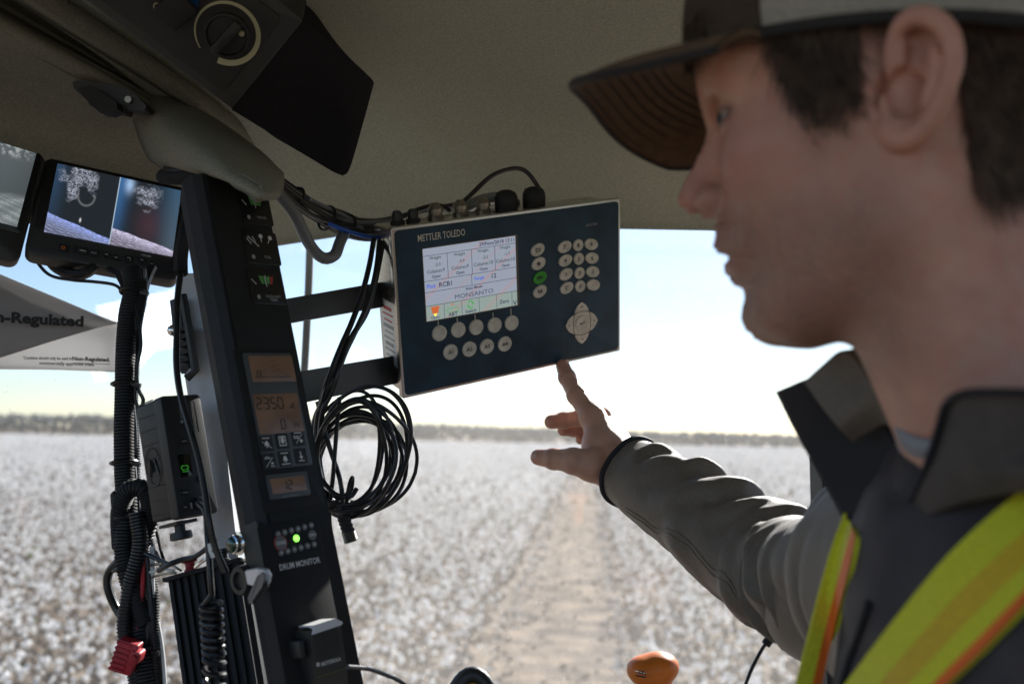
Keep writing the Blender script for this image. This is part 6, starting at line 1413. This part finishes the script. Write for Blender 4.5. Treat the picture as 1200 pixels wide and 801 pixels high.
ff = [(i*nth+j, i*nth+(j+1) % nth, (i+1)*nth+(j+1) % nth, (i+1)*nth+j) for i in range(K-1) for j in range(nth)]
o0 = K*nth; ni = 14
v_all = np.concatenate([vv.reshape(-1, 3), inner[:ni].reshape(-1, 3)])
ff += [(o0+i*nth+j, o0+(i+1)*nth+j, o0+(i+1)*nth+(j+1) % nth, o0+i*nth+(j+1) % nth) for i in range(ni-1) for j in range(nth)]
ff += [(j, o0+j, o0+(j+1) % nth, (j+1) % nth) for j in range(nth)]
fi = [0]*len(ff); 
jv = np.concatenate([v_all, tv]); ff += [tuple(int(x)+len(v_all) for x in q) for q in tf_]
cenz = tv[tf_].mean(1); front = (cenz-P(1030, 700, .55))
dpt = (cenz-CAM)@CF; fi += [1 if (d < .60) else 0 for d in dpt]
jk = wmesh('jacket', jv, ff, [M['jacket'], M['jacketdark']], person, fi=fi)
# cuff binding and sleeve seams
m_ = MB(); ring = vv[1]; ring2 = np.concatenate([ring, ring[:1]]); m_.tube(A_[1, :3]+(ring2-A_[1, :3])*1.012, .0034, 8); m_.build('cuff_binding', M['lining'], jk, local=False)
m_ = MB()
for offs, th0, th1 in ((0, -62, -8), (.004, -58, -4)):
    pts = []
    for i in range(24, K-6): k = (i-24)/(K-30); tt_ = math.radians(th0+(th1-th0)*k)+offs/.05*.6+.12*math.sin(k*7); j = int(round((tt_ % (2*math.pi))/(2*math.pi)*nth)) % nth; pts.append(vv[i, j]+dr[i, j]*.0002)
    m_.tube(spline(np.array(pts)[::4], 4), .00075, 5)
pts = [vv[i, int(round(((math.radians(-78)) % (2*math.pi))/(2*math.pi)*nth)) % nth] for i in range(24, K-10)]; m_.tube(np.array(pts)[::2], .0009, 5)
m_.build('sleeve_seam', M['jacket'], jk, local=False)
# collar, placket, shirt (each a thick curved sheet at its own distance)
v, f = patch([[(909, 459, .66), (944, 446, .63), (984, 440, .61), (1000, 470, .60)],
              [(930, 502, .655), (962, 488, .63), (1000, 482, .61), (1030, 495, .59)],
              [(958, 553, .64), (990, 535, .62), (1022, 525, .60), (1054, 530, .58)],
              [(990, 612, .615), (1012, 595, .60), (1036, 580, .585), (1062, 570, .57)],
              [(1018, 664, .585), (1026, 655, .58), (1036, 645, .57), (1058, 620, .56)],
              [(1024, 700, .57), (1030, 695, .565), (1036, 690, .56), (1050, 680, .55)]], 6, 6, .006); wmesh('placket', v, f, [M['lining']], jk)
v, f = patch([[(942, 447, .612), (963, 428, .603), (984, 411, .596), (998, 416, .588)],
              [(958, 470, .602), (982, 450, .595), (1004, 440, .588), (1018, 445, .578)],
              [(982, 500, .590), (1000, 482, .585), (1020, 470, .578), (1034, 472, .568)],
              [(1000, 518, .594), (1018, 508, .588), (1036, 498, .580), (1046, 502, .570)]], 6, 6, .008); wmesh('far_collar', v, f, [M['jacket']], jk)
v, f = patch([[(1040, 492, .545), (1054, 504, .520), (1072, 513, .500), (1094, 514, .485), (1125, 510, .475)],
              [(1048, 512, .545), (1060, 522, .520), (1076, 530, .500), (1096, 530, .487), (1130, 520, .475)],
              [(1056, 545, .562), (1064, 552, .555), (1074, 556, .545), (1090, 560, .53), (1120, 560, .50)],
              [(1060, 600, .562), (1066, 600, .555), (1074, 600, .545), (1090, 600, .53), (1120, 600, .50)]], 6, 6, .004); wmesh('shirt', v, f, [M['tshirt']], person)
v, f = patch([[(1109, 474, .462), (1128, 463, .444), (1165, 461, .425), (1215, 462, .405), (1300, 462, .39), (1400, 465, .42)],
              [(1103, 500, .470), (1124, 490, .450), (1165, 490, .428), (1215, 492, .410), (1300, 495, .385), (1400, 495, .41)],
              [(1092, 532, .480), (1118, 528, .455), (1160, 528, .432), (1215, 530, .415), (1300, 535, .375), (1420, 540, .40)],
              [(1078, 568, .490), (1112, 558, .462), (1155, 553, .436), (1215, 550, .408), (1310, 557, .36), (1450, 572, .38)],
              [(1056, 616, .520), (1098, 600, .480), (1150, 585, .450), (1215, 576, .418), (1330, 582, .37), (1480, 600, .38)]], 6, 6, .008); wmesh('near_collar', v, f, [mat('collar_cloth', (.085, .070, .060), .8, col2=(.070, .058, .050), vscale=60, bump=.3, bscale=900)], jk)
m_ = MB(); m_.tube(spline(PP([(1034, 672, .553), (1058, 608, .515), (1080, 560, .488), (1092, 528, .476), (1101, 498, .467), (1109, 473, .458), (1130, 461, .440), (1165, 459, .421), (1215, 460, .401), (1300, 460, .386), (1400, 463, .416)]), 8), .0020, 8); m_.build('collar_binding', M['lining'], jk, local=False)
# zip down the front
pts = []
for px, py in ((1018, 706), (1010, 730), (996, 770), (984, 810), (974, 850)):
    h, n_ = torso_hit(px, py); 
    if h is not None: pts.append(h-ray(px, py)*.004)
print('zip', len(pts))
m_ = MB(); m_.tube(spline(pts, 6), .0022, 8); m_.build('zip', M['lining'], jk, local=False)
# vest straps draped on the torso
def strap(name, left, right, mts, fr_, n=40, lift=.006):
    L_ = spline(left, 10); R__ = spline(right, 10); G = []
    for i in range(n):
        t = i/(n-1); a = np.array([np.interp(t, np.linspace(0, 1, len(L_)), L_[:, k]) for k in (0, 1)]); b = np.array([np.interp(t, np.linspace(0, 1, len(R__)), R__[:, k]) for k in (0, 1)]); row = []
        last = None
        for j in range(25):
            q = a+(b-a)*j/24; h, nn = torso_hit(*q); 
            dq = None if h is None else (h-CAM)@CF; row.append(None if dq is None or dq > .63 else dq)
        G.append((a, b, row))
    D_ = np.array([[np.nan if x is None else x for x in g_[2]] for g_ in G])
    for i in range(n):
        r_ = D_[i]; ok = ~np.isnan(r_)
        if ok.any(): D_[i] = np.interp(np.arange(25), np.arange(25)[ok], r_[ok])
    ok = ~np.isnan(D_[:, 0]); 
    for j in range(25): D_[:, j] = np.interp(np.arange(n), np.arange(n)[ok], D_[ok, j])
    for _ in range(6): D_[1:-1] = (D_[:-2]+D_[1:-1]*2+D_[2:])/4; D_[:, 1:-1] = (D_[:, :-2]+D_[:, 1:-1]*2+D_[:, 2:])/4
    W_ = np.array([[P(*(G[i][0]+(G[i][1]-G[i][0])*j/24), D_[i, j]-lift) for j in range(25)] for i in range(n)])
    R_, C_ = n, 25; du = np.gradient(W_, axis=1); dv_ = np.gradient(W_, axis=0); N = np.cross(du, dv_); N /= np.linalg.norm(N, axis=2)[..., None]+1e-9
    if (N*(CAM-W_)).sum() < 0: N = -N
    v = np.concatenate([W_.reshape(-1, 3), (W_-N*.003).reshape(-1, 3)]); K_ = R_*C_; f = []; fi = []
    for i in range(R_-1):
        for j in range(C_-1):
            a = i*C_+j; m = sum(1 for e in fr_ if (j+.5)/24 > e); f += [(a, a+1, a+C_+1, a+C_), (a+K_, a+C_+K_, a+C_+1+K_, a+1+K_)]; fi += [m, m]
    per = [j for j in range(C_)]+[i*C_+C_-1 for i in range(1, R_)]+[(R_-1)*C_+j for j in range(C_-2, -1, -1)]+[i*C_ for i in range(R_-2, 0, -1)]
    for a, b in zip(per, per[1:]+per[:1]): f.append((a, b, b+K_, a+K_)); fi.append(0)
    return v, f, fi
hv1 = mat('vest_yellow', (.76, .76, .03), .7, var=.12, vscale=700, bump=.8, bscale=600, bdist=.002); hv2 = mat('vest_orange', (.90, .16, .01), .6, bump=.3, bscale=900); hv3 = mat('vest_gold', (.74, .50, .02), .65, var=.12, vscale=500, bump=.6, bscale=900); hv4 = mat('vest_silver', (.75, .80, .82), .35)
for m in (hv1, hv2):
    b = m.node_tree.nodes['Principled BSDF']; b.inputs['Emission Strength'].default_value = 0
v1 = strap('a', [(1260, 538), (1200, 572), (1120, 640), (1050, 722), (990, 800), (930, 880)], [(1300, 600), (1208, 700), (1150, 762), (1098, 812), (1060, 850), (1010, 920)], None, (.36, .66, .86))
vest = wmesh('vest', v1[0], v1[1], [hv1, hv3, hv1, hv2], person, fi=[(q if q < 3 else 3) for q in v1[2]])
vest['label'] = 'hi-vis yellow vest with orange edges'
v2 = strap('b', [(992, 600), (978, 635), (962, 690), (948, 745), (934, 800), (922, 850)], [(1002, 628), (996, 660), (986, 700), (972, 760), (962, 806), (950, 860)], None, (.62,), lift=.016)
wmesh('vest_strap', v2[0], v2[1], [hv1, hv2, hv2, hv2], vest, fi=v2[2])

# trousers and boots below the frame, and the seat that carries him
gt = Grid(C3(-.42, -1.10, .20), C3(.62, -.48, .85), .010) if False else None
lo_ = CAM+np.array([-.35, .20, -1.36]); hi_ = CAM+np.array([.58, .92, -.42]); gt = Grid(lo_, hi_, .010); gt.D[:] = .08
def L3(x, y, z): return CAM+np.array([x, y, z])
for yy in (.42, .64):
    gt.cone(L3(.34, yy, -.66), L3(-.10, yy+(.03 if yy > .5 else -.03), -.62), .095, .068, .04); gt.cone(L3(-.10, yy+(.03 if yy > .5 else -.03), -.62), L3(-.14, yy, -1.18), .066, .050, .02)
    gt.cone(L3(-.13, yy, -1.26), L3(-.27, yy, -1.28), .045, .036, .02)
gt.ell(L3(.34, .53, -.62), (.15, .19, .14), .05)
v, f = gt.mesh(); wmesh('trousers', smooth_v(v, f, 2), f, [mat('denim', (.04, .055, .09), .85, bump=.4, bscale=900)], person)
st_ = thing('driver_seat', 'dark padded driver seat under the man in the vest', 'seat', L3(.32, .53, -1.0))
sm_ = mat('seat_cloth', (.05, .05, .055), .9, bump=.4, bscale=700)
m_ = MB(); m_.plate(.30-.32, 0, .54, .54, .14, .25, .08, .03, both=True); m_.build('seat_cushion', sm_, st_)
m_ = MB(); m_.M = np.array([[0, 0, 1, .30], [1, 0, 0, 0], [0, 1, 0, .50], [0, 0, 0, 1.0]]); m_.plate(0, 0, .50, .60, -.05, .06, .10, .03, both=True); m_.build('seat_backrest', sm_, st_)
m_ = MB(); m_.box((0, 0, -.10), (.30, .34, .48)); m_.build('seat_pedestal', M['black'], st_)
